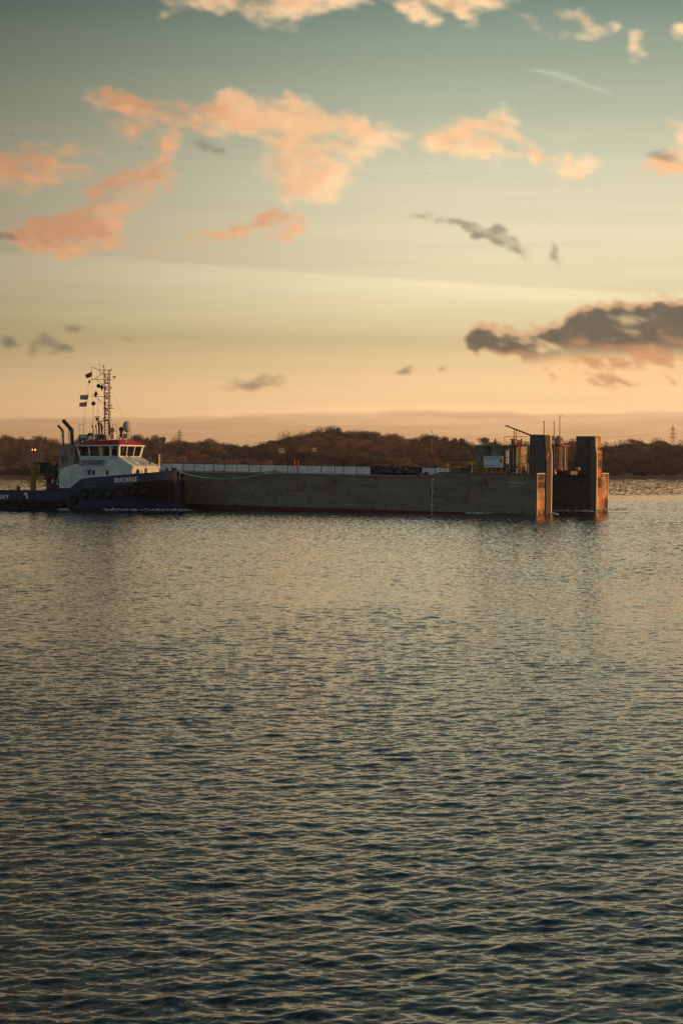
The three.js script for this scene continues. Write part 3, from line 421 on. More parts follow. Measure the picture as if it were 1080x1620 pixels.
{
  const z = -4.6, h = highAt(705, z, 815), t = deckThing('storage_tank', 'grey upright cylinder tank with a ladder right of the machinery cabin', 'tank', 819, z), w = wideAt(808, 832, z);
  part(t, 'shell', disc(w / 2, h - 0.3, 0, 0.3 + (h - 0.3) / 2, 0, 'y', 28), M.cabin); part(t, 'rim', [disc(w / 2 + 0.05, 0.07, 0, h, 0, 'y', 28), disc(w / 2 + 0.04, 0.06, 0, h * 0.6, 0, 'y', 28), disc(w / 2 + 0.04, 0.1, 0, 0.3, 0, 'y', 28)], M.cabinDark);
  for (const a of [0.3, 2.4, 4.5]) part(t, 'leg', box(0.14, 0.4, 0.14, Math.cos(a) * w * 0.4, 0.2, Math.sin(a) * w * 0.4), M.redPipe);
  const l = []; for (const x of [-0.2, 0.2]) l.push(rod(V(x - 0.6, 0, w / 2 + 0.12), V(x - 0.6, h + 0.5, w / 2 + 0.12), 0.025)); for (let y = 0.3; y < h; y += 0.32) l.push(rod(V(-0.8, y, w / 2 + 0.12), V(-0.4, y, w / 2 + 0.12), 0.015)); part(t, 'ladder', l, M.grey);
  part(t, 'top_valve', [disc(0.28, 0.4, 0, h + 0.2, 0, 'y', 14), box(0.5, 0.12, 0.3, 0.1, h + 0.5, 0)], M.redPipe);
}
{
  const z = -2.6, t = deckThing('pipe_frame', 'tall steel pipe frame with pale vertical pipes between cabin and round tank', 'pipe frame', 808, z), h = highAt(706, z, 808), l = [];
  for (const x of [-0.62, -0.1, 0.42]) part(t, 'upright', rod(V(x, 0, 0.3), V(x, h, 0.3), 0.04), M.cabinDark);
  for (const y of [0.9, 1.6, 2.3, h]) part(t, 'crossbar', rod(V(-0.64, y, 0.3), V(0.44, y, 0.3), 0.03), M.cabinDark);
  for (const x of [-0.45, -0.27]) part(t, 'pale_pipe', rod(V(x, 0.9, 0.2), V(x, h - 0.35, 0.2), 0.085, 0.085, 10), M.lampWhite);
  const top = highAt(691, z, 815); part(t, 'guard_rail', [...rods([V(-0.6, h, 0.3), V(-0.6, top, 0.3), V(2.1, top, 0.3)], 0.028), rod(V(0.4, h, 0.3), V(0.4, top, 0.3), 0.025)], M.mast);
  part(t, 'pump', [disc(0.26, 0.62, 0.2, h + 0.34, -0.2, 'y', 12), box(0.6, 0.12, 0.4, 0.2, h + 0.7, -0.2)], M.redPipe); part(t, 'pump', [disc(0.2, 0.5, 1.1, h + 0.25, -0.2, 'y', 12), disc(0.08, 0.3, 1.1, h + 0.65, -0.2)], M.mast);
  part(t, 'outlet_pipe', [rod(V(1.35, h - 0.95, 0.35), V(1.35, h + 0.1, 0.35), 0.08, 0.08, 10), rod(V(0.7, h + 0.1, 0.35), V(2.0, h + 0.1, 0.35), 0.06, 0.06, 8)], M.orange);
  part(t, 'platform', box(3.1, 0.05, 1.2, 0.9, h + 0.03, -0.2), M.cabinDark);
  part(t, 'stay', [rod(V(1.6, h - 0.9, 0.4), V(2.3, h - 0.9, 0.4), 0.03), rod(V(1.95, 1.05, 0.4), V(1.95, h - 0.9, 0.4), 0.05)], M.yellowDull);
}
{
  const z = -3.0, f = onPlane(barge, 'z', z), t = deckThing('jib_crane', 'small black jib crane with its boom raised to the left above the cabin roof', 'crane', 815, z), o = t.position, L = (px, py) => { const p = f(px, py), q = barge.worldToLocal(o.clone()); return V(p.x - q.x, p.y - q.y, 0); };
  const tip = L(802, 673.5), foot = L(842, 690), m1 = L(813.5, 692), m2 = L(816.5, 692), k1 = L(813.8, 679), k2 = L(816.8, 680);
  part(t, 'boom', [rod(tip, foot, 0.06, 0.09, 8), box(0.32, 0.12, 0.16, tip.x, tip.y, 0)], M.blackIron); part(t, 'mast', [rod(V(m1.x, highAt(706, z, 815), 0), k1, 0.05), rod(V(m2.x, highAt(706, z, 815), 0), k2, 0.05)], M.mast);
  part(t, 'base', [box(0.5, highAt(706, z, 815), 0.4, m1.x + 0.1, highAt(706, z, 815) / 2, 0)], M.cabinDark); const h1 = L(821.5, 683), h2 = L(821.5, 687); part(t, 'hook', [rod(h1, h2, 0.02), ball(0.05, h2.x, h2.y, 0)], M.blackIron);
  const b = L(842, 690); part(t, 'winch', [disc(0.13, 0.3, b.x + 0.2, b.y + 0.02, 0, 'z', 10), box(0.5, 0.1, 0.3, b.x + 0.25, b.y - 0.1, 0)], M.blackIron);
}
{
  const z = -9.2, f = onPlane(barge, 'z', z), t = deckThing('pump_tower', 'red and grey pipe tower with a hooded motor standing between the two towers', 'pump tower', 883, z), h1 = highAt(706, z, 883), h2 = highAt(692, z, 883), h0 = highAt(744, z, 883);
  const W = wideAt(876, 893, z), xs = [-W / 2, -W / 4, 0, W / 4, W / 2], cols = [M.redPipe, M.redPipe, M.cabin, M.redPipe, M.greyBlue];
  xs.forEach((x, i) => { part(t, 'standpipe', rod(V(x, h0, 0.55), V(x, h1, 0.55), i === 2 ? 0.12 : 0.065, i === 2 ? 0.12 : 0.065, 10), cols[i]); if (i % 2 === 0) part(t, 'standpipe', rod(V(x, h0, -0.6), V(x, h1, -0.6), 0.06, 0.06, 10), M.redPipe); });
  part(t, 'standpipe', rod(V(-W / 2 - 0.35, h0, 0.3), V(-W / 2 - 0.35, h1 + 0.1, 0.3), 0.11, 0.11, 12), M.greyBlue, 'thick pale grey pipe'); part(t, 'standpipe', rod(V(W / 2 + 0.16, h0, 0.1), V(W / 2 + 0.16, h1, 0.1), 0.1, 0.1, 12), M.greyBlue);
  for (const y of [h0 + 0.55, h0 + 1.15, h0 + 1.75]) part(t, 'clamp_bar', [box(W + 0.2, 0.06, 0.08, 0, y, 0.6), box(W + 0.2, 0.06, 0.08, 0, y, -0.6)], M.redPipe);
  part(t, 'base_flange', [box(W + 0.1, 0.24, 1.3, 0, h0, 0), box(W * 0.4, 0.3, 0.5, -W * 0.25, h0 - 0.3, 0.5)], M.buoyRed); part(t, 'base_tank', box(W + 1.2, Math.max(0.2, h0 + 0.1), 1.5, 0.1, h0 / 2 - 0.1, -0.9), M.cabinDark);
  part(t, 'white_valve', [box(0.16, 0.3, 0.16, 0.05, h0 - 0.2, 0.8), ball(0.1, 0.05, h0 + 0.02, 0.8)], M.lampWhite);
  part(t, 'platform', box(W + 0.5, 0.1, 1.6, 0, h1 + 0.05, 0), M.redPipe);
  part(t, 'motor_hood', [ball(0.55, 0.0, h1 + 0.5, 0, 1, 0.85, 1, 14), disc(0.55, 0.3, 0, h1 + 0.35, 0, 'y', 16)], M.mast); part(t, 'motor', disc(0.16, 0.5, -0.55, h1 + 0.85, 0.1, 'y', 12), M.greyBlue); part(t, 'motor', disc(0.14, 0.5, -0.22, h1 + 0.85, -0.3, 'y', 12), M.blackIron);
  part(t, 'guard_rail', [...rods([V(-W / 2 - 0.35, h1, 0.7), V(-W / 2 - 0.35, h2 + 0.05, 0.7), V(W / 2 + 0.2, h2 + 0.05, 0.7), V(W / 2 + 0.2, h1, 0.7)], 0.03)], M.mast);
  const tank = part(t, 'float_ball', ball(0.25, W / 2 + 1.75, highAt(742, z, 898), 0.2, 1, 0.8, 1), M.yellow, 'small sunlit yellow drum beside the pipes'); 
  part(t, 'beam', [box(1.9, 0.12, 0.2, W / 2 + 0.9, highAt(744.5, z, 898), 0.2)], M.redPipe);
}
{
  const pole = (name, label, px, py, z, r, arm) => { const t = deckThing(name, label, 'vent pole', px, z, 'thin poles above the barge'), h = highAt(py, z, px); part(t, 'pole', rod(V(0, 0, 0), V(0, h, 0), r, r * 0.75, 8), arm === 2 ? M.blackIron : M.mast); part(t, 'pole_cap', arm === 1 ? box(0.34, 0.05, 0.06, 0.14, h, 0) : box(0.26, 0.05, 0.1, 0, h, 0), arm === 2 ? M.blackIron : M.mast); part(t, 'pole_foot', disc(r * 3, 0.1, 0, 0.05, 0), M.cabinDark); };
  pole('vent_pole', 'slim black pole rising behind the near tower', 860, 667, -6.2, 0.06, 2); pole('vent_pole', 'slim brown pole, shorter of the two above the pipe tower', 876, 667.5, -8.4, 0.06, 0); pole('vent_pole', 'tallest slim pole, with a short arm to the right at its top', 885, 658, -9.0, 0.055, 1);
}
{
  const bin = deckThing('skip_bin', 'dull yellow steel bin tapering to its foot left of the white board', 'bin', 757, -1.4), w = wideAt(753.5, 760.5, -1.4), h = highAt(735.5, -1.4, 757);
  part(bin, 'body', prism([[-w * 0.42, 0.05], [w * 0.42, 0.05], [w * 0.5, h * 0.3], [w * 0.42, h * 0.6], [w * 0.5, h], [-w * 0.42, h], [-w * 0.36, h * 0.55], [-w * 0.5, h * 0.25]], -0.3, 0.3, 0.02), M.yellowDull); part(bin, 'rim', box(w * 1.05, 0.06, 0.7, 0.02, h, 0), M.yellowDull);
  const buoy = deckThing('marker_buoy', 'round bright red buoy hung on the railing beside the near tower', 'buoy', 828, -0.75); part(buoy, 'float', ball(0.22, 0, 0.55, 0, 1, 1.05, 1, 16), M.buoyRed); part(buoy, 'lifting_eye', [disc(0.05, 0.12, 0, 0.83, 0), rod(V(0, 0.85, 0), V(0, 1.06, 0.2), 0.012)], M.blackIron); part(buoy, 'keel_weight', disc(0.07, 0.36, 0, 0.18, 0, 'y', 10), M.blackIron);
  const ramp = (label, px) => { const t = deckThing('boarding_ramp', label, 'ramp', px, -0.9, 'dark ramps leaning on the deck edge'); part(t, 'plate', slab([V(-0.55, 0.02, 0.35), V(0.1, 0.02, 0.35), V(0.5, 0.72, -0.4), V(-0.15, 0.72, -0.4)], 0.05), M.greyDark); for (const x of [-0.4, -0.2, 0]) part(t, 'tread_bar', rod(V(x, 0.06, 0.33), V(x + 0.4, 0.75, -0.38), 0.02), M.cabinDark); };
  ramp('dark grey ramp plate leaning up behind the yellow bin on its left', 739); ramp('dark grey ramp plate leaning on the railing left of the red buoy', 809);
  const lock = deckThing('control_box', 'small white box with a dark round gauge at the step in the deck edge', 'control box', 696.5, -0.6); part(lock, 'case', rbox(0.5, 0.46, 0.4, 0.04, 0, 0.23, 0), M.lampWhite); part(lock, 'gauge', disc(0.1, 0.03, 0.08, 0.24, 0.205, 'z', 12), M.dark); part(lock, 'lid', box(0.54, 0.03, 0.44, 0, 0.47, 0), M.grey);
  const pile = deckThing('hose_pile', 'low red and grey pile of hoses behind the yellow railing', 'hose pile', 727, -2.2); for (let i = 0; i < 3; i++) part(pile, 'hose_coil', new THREE.TorusGeometry(0.55 - i * 0.1, 0.09, 6, 20).rotateX(Math.PI / 2).translate(i * 0.3 - 0.3, 0.12 + i * 0.16, 0), i === 2 ? M.redPipe : M.grey); part(pile, 'pallet', box(1.6, 0.1, 1.0, 0, 0.03, 0), M.cabinDark); part(pile, 'red_hose', curve([V(-0.7, 0.5, 0.2), V(-0.2, 0.58, 0.1), V(0.4, 0.5, 0.2), V(0.8, 0.56, 0)], 0.08), M.orange);
  const nets = thing('net_heap', 'heap of black nets and rope piled against the sooty stretch of pale wall', 'net heap', onDeck(628, -13.2, LOW + 0.03), TURN), r = rng(31), gs = [];
  for (let i = 0; i < 26; i++) { const x = (r() + r() + r() - 1.5) * 3.4, h = 0.78 * Math.exp(-(x * x) / 3.4) + 0.12, g = new THREE.IcosahedronGeometry(0.3, 2), p = g.attributes.position; for (let k = 0; k < p.count; k++) { const n = 1 + 0.55 * (vnoise(p.getX(k) * 9 + i * 7, p.getY(k) * 9 + p.getZ(k) * 7) - 0.5); p.setXYZ(k, p.getX(k) * n, p.getY(k) * n, p.getZ(k) * n); } gs.push(g.scale(1.2, 0.8 + h * 0.7, 1).translate(x, h * (0.3 + 0.55 * r()), (r() - 0.5) * 0.8)); }
  part(nets, 'netting', gs, M.dark); part(nets, 'rope_coil', [new THREE.TorusGeometry(0.3, 0.06, 6, 16).rotateX(1.3).translate(0.6, 0.3, 0.75), new THREE.TorusGeometry(0.25, 0.06, 6, 16).rotateX(1.2).translate(-0.5, 0.35, 0.7)], M.yellowDull);
  for (const [px, label] of [[466, 'thin orange stake, left of the pair on the pale wall'], [471.8, 'thin orange stake, right of the pair on the pale wall']]) { const t = thing('warning_stake', label, 'stake', onDeck(px, -14.9, LOW), TURN, 'orange stakes on the barge wall'); part(t, 'stake', rod(V(0, 0, 0), V(0, 1.55, 0), 0.035), M.orange); part(t, 'foot', disc(0.1, 0.06, 0, 0.03, 0), M.blackIron); }
  const coil = thing('yellow_line', 'yellow rope lying coiled on the low deck before the pale wall', 'rope', onDeck(434, -10, LOW + 0.05), TURN); part(coil, 'line', curve([V(-1.4, 0.05, 0), V(-0.9, 0.22, 0.2), V(-0.3, 0.1, 0), V(0.3, 0.26, 0.3), V(0.9, 0.1, 0), V(1.6, 0.2, 0.2)], 0.035, 40), M.yellowDull); part(coil, 'coil', new THREE.TorusGeometry(0.32, 0.05, 6, 20).rotateX(1.35).translate(0, 0.2, -0.2), M.yellowDull);
}

// ------------------------------------------------------------------ the tugboat
const HEAD = -27 * Math.PI / 180;
const tug = thing('tugboat', 'navy and white tugboat with a red wheelhouse roof alongside the barge', 'tugboat', V(-17.75, 0, -209), HEAD);
const lerpTable = (T, x) => { let i = 0; while (i < T.length - 2 && x < T[i + 1][0]) i++; return lerp(T[i][1], T[i + 1][1], clamp((x - T[i][0]) / (T[i + 1][0] - T[i][0]))); };
const BEAM = [[0.1, 0.25], [-0.25, 0.75], [-1, 1.35], [-2, 1.95], [-3.2, 2.5], [-4.5, 2.9], [-6.5, 3.4], [-9, 3.85], [-12, 4.1], [-20, 4.15], [-26, 4.0], [-29, 3.7]];
const SHEER = [[0.1, 4.4], [-1.7, 4.2], [-4.3, 3.97], [-9.5, 3.56], [-10.4, 3.4], [-11.8, 2.42], [-13.4, 2.38], [-13.9, 2.06], [-17.2, 2.08], [-19.0, 2.03], [-29, 2.06]];
const LOWLINE = [[0.1, 0.12], [-0.5, 0.4], [-2, 1.15], [-4, 1.95], [-6.5, 2.8], [-9, 3.45], [-12, 3.85], [-20, 3.95], [-26, 3.7], [-29, 3.2]];
const half = (x, y) => { const t = clamp(y / 2.6); return lerp(lerpTable(LOWLINE, x), lerpTable(BEAM, x), Math.pow(t, 1.2)) * (y < 0 ? 1 + y * 0.25 : 1); };
const skin = (x, y, out = 0) => V(x, y, half(x, y) + out);
const onTug = (z) => onPlane(tug, 'z', z);
{
  const xs = []; for (let x = 0.1; x > -29.01; x -= x > -5 ? 0.35 : 0.6) xs.push(x); for (const k of [-10.4, -11.8, -13.4, -13.9]) xs.push(k); xs.sort((a, b) => b - a);
  const strip = (y0, y1, n, out, t = 0.1, x0 = 1, x1 = -30) => { const q = []; const X = xs.filter((x) => x <= x0 && x >= x1); for (const s of [1, -1]) for (let i = 0; i < X.length - 1; i++) for (let k = 0; k < n; k++) { const f = (x, u) => { const y = lerp(y0(x), y1(x), u); return V(x, y, s * (half(x, y) + out)); }; const a = f(X[i], k / n), b = f(X[i + 1], k / n), c = f(X[i + 1], (k + 1) / n), d = f(X[i], (k + 1) / n); q.push(s > 0 ? [a, d, c, b] : [a, b, c, d]); } return quads(q); };
  const sheer = (x) => lerpTable(SHEER, x);
  const smoothed = (g) => toCreasedNormals(mergeVertices(g, 1e-3), 0.6);
  part(tug, 'hull', [smoothed(strip(() => -1.1, (x) => sheer(x), 8, 0)), quads([[V(-29, -1.1, -half(-29, -1.1)), V(-29, -1.1, half(-29, -1.1)), V(-29, 2.06, half(-29, 2.06)), V(-29, 2.06, -half(-29, 2.06))], [V(0.1, -1.1, 0.1), V(0.1, -1.1, -0.1), V(0.1, 4.4, -0.25), V(0.1, 4.4, 0.25)]])], M.hullNavy);
  part(tug, 'bulwark_rail', [1, -1].flatMap((s) => xs.slice(1).map((x, i) => rod(V(xs[i], sheer(xs[i]) + 0.02, s * (half(xs[i], sheer(xs[i])) - 0.02)), V(x, sheer(x) + 0.02, s * (half(x, sheer(x)) - 0.02)), 0.065, 0.065, 6))), M.hullNavy);
  part(tug, 'boot_band', smoothed(strip(() => -0.4, () => 0.22, 2, 0.012)), M.hullBlack);
  part(tug, 'rubbing_band', smoothed(strip(() => 0.45, () => 0.95, 2, 0.16, 0, -12.6)), M.rubber, 'black rubber band low along the stern');
  // decks
  const dk = []; for (let i = 0; i < xs.length - 1; i++) { const y = (x) => x > -13.4 ? lerpTable([[0.1, 3.7], [-13.4, 3.0]], x) - (x < -10.4 ? 1.3 : 0) : 1.15; const a = xs[i], b = xs[i + 1]; dk.push([V(a, y(a), half(a, 2) - 0.05), V(a, y(a), -half(a, 2) + 0.05), V(b, y(b), -half(b, 2) + 0.05), V(b, y(b), half(b, 2) - 0.05)]); } part(tug, 'deck', quads(dk), M.deck);
  // bow fender of upright rubber bars and the stem post
  for (let i = 0; i < 15; i++) { const x = -0.35 - i * 0.27, y0 = lerp(0.9, 1.75, i / 14), y1 = lerp(3.5, 3.1, i / 14), a = skin(x, y0, 0.1), b = skin(x, y1, 0.12); part(tug, 'bow_fender_bar', rod(a, b, 0.12, 0.12, 8), M.rubber); const c = a.clone(), d = b.clone(); c.z *= -1; d.z *= -1; part(tug, 'bow_fender_bar', rod(c, d, 0.12, 0.12, 6), M.rubber); }
  part(tug, 'stem_fender', [rod(V(0.28, 0.1, 0), V(0.34, 4.1, 0), 0.3, 0.3, 12)], M.rubber);
  part(tug, 'stem_post', rod(V(0.02, -1, 0.2), V(0.1, 4.3, 0.36), 0.1, 0.12, 8), M.hullNavy);
  for (const [px, py, s] of [[279, 797, 0.17], [279, 803.2, 0.09]]) { const q = onTug(0.9)(px, py); part(tug, 'draught_mark', disc(s, 0.03, q.x, q.y, half(q.x, q.y) + 0.02, 'z', 14), M.lettering); }
  // big tyre fenders along the side, each hung on a chain
  const tyres = [[97, 797, 0.5], [117, 791, 0.56], [133.4, 781.5, 0.62], [152, 781.5, 0.62], [170.7, 780.7, 0.62], [189.6, 778.5, 0.62], [208.5, 776, 0.62], [229, 775.5, 0.6]];
  for (const [px, py, R] of tyres) {
    let q = onTug(3.6)(px, py); for (let k = 0; k < 3; k++) q = onTug(half(q.x, q.y) + 0.15)(px, py);
    const turn = Math.atan((half(q.x + 0.4, q.y) - half(q.x - 0.4, q.y)) / 0.8), z = half(q.x, q.y) + 0.2, place = (g) => g.rotateY(-turn).translate(q.x, q.y, z);
    const t = part(tug, 'tyre_fender', place(new THREE.TorusGeometry(R * 0.72, R * 0.3, 10, 26)), M.rubber); part(t, 'tyre_hub', place(disc(R * 0.46, 0.1, 0, 0, -0.05, 'z', 18)), M.rubberGrey); part(t, 'chain', [rod(V(q.x - 0.12, q.y + R * 0.8, z - 0.05), V(q.x - 0.16, q.y + R * 1.25, z - 0.2), 0.03), rod(V(q.x + 0.12, q.y + R * 0.8, z - 0.05), V(q.x + 0.16, q.y + R * 1.25, z - 0.2), 0.03)], M.blackIron);
  }
  for (let i = 0; i < 12; i++) { const x = -14.2 - i * 1.18, z = half(x, 0.7) + 0.28; part(tug, 'tyre_fender', new THREE.TorusGeometry(0.34, 0.15, 8, 18).translate(x, 0.68, z), M.rubber); }
  const chainRail = (a, b) => { const p = onTug(3.95)(...a), q = onTug(3.8)(...b); return rod(V(p.x, p.y, half(p.x, p.y) + 0.08), V(q.x, q.y, half(q.x, q.y) + 0.08), 0.045, 0.045, 6); };
  part(tug, 'tyre_rail', [chainRail([138, 769.6], [157, 769.2]), chainRail([176, 767], [207, 764.2])], M.grey);
  // painted name, port and fairlead
  const name = (text, px0, px1, py0, py1, h, m) => {
    const g = new TextGeometry(text, { font, size: h, depth: 0.02, curveSegments: 4 }); g.computeBoundingBox(); const w = g.boundingBox.max.x; let a = onTug(3.5)(px0, py0), b = onTug(3.2)(px1, py1);
    for (let k = 0; k < 3; k++) { a = onTug(half(a.x, a.y))(px0, py0); b = onTug(half(b.x, b.y))(px1, py1); }
    const p = g.attributes.position; for (let i = 0; i < p.count; i++) { const t = p.getX(i) / w, x = lerp(a.x, b.x, t), y = lerp(a.y, b.y, t) + p.getY(i); p.setXYZ(i, x, y, half(x, y) + 0.012 + p.getZ(i)); } g.computeVertexNormals(); return part(tug, 'lettering', g, m);
  };
  name('DUCHESS', 181, 217, 763.4, 761.4, 0.5, M.lettering); name('JERSEY', -17, 15.2, 789.0, 789.0, 0.45, M.lettering);
  { const q = onTug(4.1)(41.5, 783); const z = half(q.x, q.y) + 0.05; part(tug, 'fairlead', [rbox(0.42, 0.26, 0.12, 0.05, q.x - 0.05, q.y + 0.12, z), box(0.2, 0.5, 0.1, q.x + 0.14, q.y - 0.2, z, 0, 0.25)], M.whiteClean, 'pale fairlead plate on the stern bulwark'); }
  // ---- white deckhouse
  const S = (x) => half(x, sheer(x)) - 0.02, F = 4.86, WX = -6.65, WA = -11.85, WZ = 2.14, WB = 5.92;
  const walls = [], up = [-4.5, -6.6, -9.5, -10.4, -10.9];
  for (const s of [1, -1]) {
    for (let i = 0; i < up.length - 1; i++) { const a = up[i], b = up[i + 1], q = [V(a, sheer(a) - 0.05, s * S(a)), V(b, sheer(b) - 0.05, s * S(b)), V(b, F, s * (S(b) - 0.12)), V(a, F, s * (S(a) - 0.12))]; walls.push(s > 0 ? q.reverse() : q); }
    const aft = [V(-10.9, sheer(-10.9) - 0.05, s * S(-10.9)), V(-11.8, 2.38, s * S(-11.8)), V(-13.3, 2.34, s * S(-13.3)), V(-13.3, 4.6, s * (S(-13.3) - 0.12)), V(-10.9, 5.26, s * (S(-10.9) - 0.3)), V(-10.9, F, s * (S(-10.9) - 0.12))]; walls.push(s > 0 ? aft.reverse() : aft);
    for (let k = 0; k < 8; k++) { const e = (u, v) => { const xb = -4.5 - 6.4 * u; return V(lerp(xb, WX + (WA - WX) * u, v), lerp(F, WB, v), s * lerp(S(xb) - 0.12, WZ, v)); }, q = [e(k / 8, 0), e((k + 1) / 8, 0), e((k + 1) / 8, 1), e(k / 8, 1)]; walls.push(s > 0 ? q.reverse() : q); }
    const corner = [V(-10.9, F, s * (S(-10.9) - 0.12)), V(-10.9, 5.26, s * (S(-10.9) - 0.3)), V(WA, WB, s * WZ)]; walls.push(s > 0 ? corner.reverse() : corner);
  }
  const f0 = S(-4.5) - 0.02, f1 = S(-4.5) - 0.12;
  walls.push([V(-4.5, 3.5, f0), V(-4.5, 3.5, -f0), V(-4.5, F, -f1), V(-4.5, F, f1)].reverse(), [V(-13.3, 1.1, S(-13.3)), V(-13.3, 1.1, -S(-13.3)), V(-13.3, 4.6, -S(-13.3) + 0.12), V(-13.3, 4.6, S(-13.3) - 0.12)], [V(-13.3, 4.6, S(-13.3) - 0.12), V(-13.3, 4.6, -S(-13.3) + 0.12), V(-10.9, 5.26, -S(-10.9) + 0.3), V(-10.9, 5.26, S(-10.9) - 0.3)]);
  const house = part(tug, 'deckhouse', quads(walls), M.white, 'white deckhouse with a sloping front');
  part(house, 'front_slope', slab([V(-4.42, F + 0.06, f1 + 0.06), V(-4.42, F + 0.06, -f1 - 0.06), V(WX, WB + 0.06, -WZ), V(WX, WB + 0.06, WZ)], 0.06), M.white, 'sunlit sloping front panel');
  part(house, 'front_lip', box(0.12, 0.24, 2 * f1 + 0.16, -4.42, F - 0.06, 0), M.white);
  for (const z of [-1.2, 0.2, 1.3]) part(house, 'slope_rib', rod(V(-4.45, F + 0.1, z * 1.2), V(WX + 0.1, WB + 0.09, z), 0.035, 0.035, 6), M.whiteClean);
  part(house, 'slope_hatch', box(1.0, 0.08, 0.9, -5.55, 5.46, 0.55, 0, -0.455), M.whiteClean);
  const win = (px, py, w, h, zf, m = M.dark, frame) => { let q = onTug(3.3)(px, py); for (let k = 0; k < 4; k++) q = onTug(lerp(half(q.x, lerpTable(SHEER, q.x)), half(q.x, lerpTable(SHEER, q.x)) - 0.14, clamp((q.y - lerpTable(SHEER, q.x)) / Math.max(0.3, F - lerpTable(SHEER, q.x)))) - 0.02)(px, py); const ry = -Math.atan((half(q.x + 0.4, 4) - half(q.x - 0.4, 4)) / 0.8), g = (a, b, c) => box(a, b, c, 0, 0, 0, ry).translate(q.x, q.y, q.z); const t = part(house, 'window', g(w, h, 0.05), m); if (frame) part(house, 'window_frame', [box(w + 0.1, 0.05, 0.09, 0, h / 2 + 0.02, 0), box(w + 0.1, 0.05, 0.09, 0, -h / 2 - 0.02, 0), box(0.05, h, 0.09, w / 2 + 0.02, 0, 0), box(0.05, h, 0.09, -w / 2 - 0.02, 0, 0)].map((k) => k.rotateY(ry).translate(q.x, q.y, q.z)), frame); return t; };
  win(135.2, 747.8, 0.26, 0.46, 0, M.whiteClean, M.greyDark); win(141.5, 747.6, 0.24, 0.5, 0, M.dark, M.greyDark); win(148.4, 747.6, 0.32, 0.5); win(170, 747.6, 0.3, 0.5); win(127.8, 749.8, 0.24, 0.08, 0, M.greyDark);
  for (const [py, pz, w, h] of [[746.3, 1.6, 0.46, 0.55], [746, 0.9, 0.1, 0.22], [745.2, 0, 0.46, 0.55]]) part(house, 'front_window', box(0.06, h, w, -4.47, 4.6 + (742 - py) / 14.6, pz), M.dark);
  // company board on the sloping side: emblem and two lines of lettering
  {
    const face = (x, y) => { const v = (y - F) / (WB - F), u = (x - lerp(-4.5, WX, v)) / lerp(-6.4, WA - WX, v); return lerp(S(-4.5 - 6.4 * clamp(u)) - 0.12, WZ, v); };
    const n = V(0, 0.72, 0.69), onSlope = (px, py) => { let q = onTug(3)(px, py); for (let k = 0; k < 8; k++) q = onTug(face(q.x, q.y) + 0.05)(px, py); return q; };
    const pan = [onSlope(128, 738), onSlope(165.5, 738), onSlope(167.5, 727.6), onSlope(128, 727.6)]; part(house, 'name_board', slab(pan, 0.03), M.greyBlue, 'pale blue grey board with two lines of lettering');
    const o2 = n.clone().multiplyScalar(0.012), S2 = (x, y) => onSlope(x, y).add(o2); part(house, 'emblem', slab([S2(130.5, 732.3), S2(135, 732.3), S2(136.3, 728.6), S2(131.6, 728.6)], 0.008), M.flagRed, 'dark red upper stripe'); part(house, 'emblem', slab([S2(128.8, 736), S2(134.8, 735), S2(135.2, 733), S2(131.5, 733.4)], 0.008), M.hullNavy, 'navy lower wing');
    const text = (t, x0, x1, y0, h) => { const g = new TextGeometry(t, { font, size: 1, depth: 0.02, curveSegments: 2 }); g.computeBoundingBox(); const w = g.boundingBox.max.x, p = g.attributes.position; for (let i = 0; i < p.count; i++) { const q = onSlope(lerp(x0, x1, p.getX(i) / w), y0 - p.getY(i) * h).addScaledVector(n, 0.05 + p.getZ(i) * 0.4); p.setXYZ(i, q.x, q.y, q.z); } g.computeVertexNormals(); part(house, 'lettering', g, M.hullNavy); };
    text('PORTS OF JERSEY', 137.4, 165, 731.6, 3.0); text('MARINE SERVICES', 137.2, 162, 735.6, 2.8);
  }
  { const l = [], q = (px, py) => onTug(4.0)(px, py); l.push(...rods([q(95.5, 745), q(90, 765), q(95.8, 767.5)], 0.05)); part(tug, 'stern_frame', l, M.whiteClean, 'thin white tube frame aft of the deckhouse'); }
  // ---- wheelhouse
  const TX = -6.42, TA = -12.05, TZ = 2.4, TB = 7.2, inner = (t, s, e) => V(lerp(e ? WX : WA, e ? TX : TA, t), lerp(WB, TB, t), s * lerp(WZ, TZ, t));
  const wheel = part(tug, 'wheelhouse', [box(0.1 + WX - WA, 0.14, 2 * WZ + 0.1, (WX + WA) / 2, WB + 0.06, 0), quads([[1, 0], [-1, 0]].map(([s]) => { const q = [inner(0.08, s, 1), inner(0.08, s, 0), inner(0.02, s, 0), inner(0.02, s, 1)]; return q; }))], M.white);
  part(wheel, 'header', [slab([inner(0.94, 1, 0), inner(0.94, 1, 1), inner(1, 1, 1), inner(1, 1, 0)], 0.08), slab([inner(0.94, -1, 1), inner(0.94, -1, 0), inner(1, -1, 0), inner(1, -1, 1)], 0.08), slab([inner(0.94, 1, 1), inner(0.94, -1, 1), inner(1, -1, 1), inner(1, 1, 1)], 0.08), slab([inner(0.94, -1, 0), inner(0.94, 1, 0), inner(1, 1, 0), inner(1, -1, 0)], 0.08)], M.whiteClean);
  part(wheel, 'sill', [slab([inner(0, 1, 0), inner(0, 1, 1), inner(0.1, 1, 1), inner(0.1, 1, 0)], 0.1), slab([inner(0, -1, 1), inner(0, -1, 0), inner(0.1, -1, 0), inner(0.1, -1, 1)], 0.1), slab([inner(0, 1, 1), inner(0, -1, 1), inner(0.1, -1, 1), inner(0.1, 1, 1)], 0.1), slab([inner(0, -1, 0), inner(0, 1, 0), inner(0.1, 1, 0), inner(0.1, -1, 0)], 0.1)], M.whiteClean);
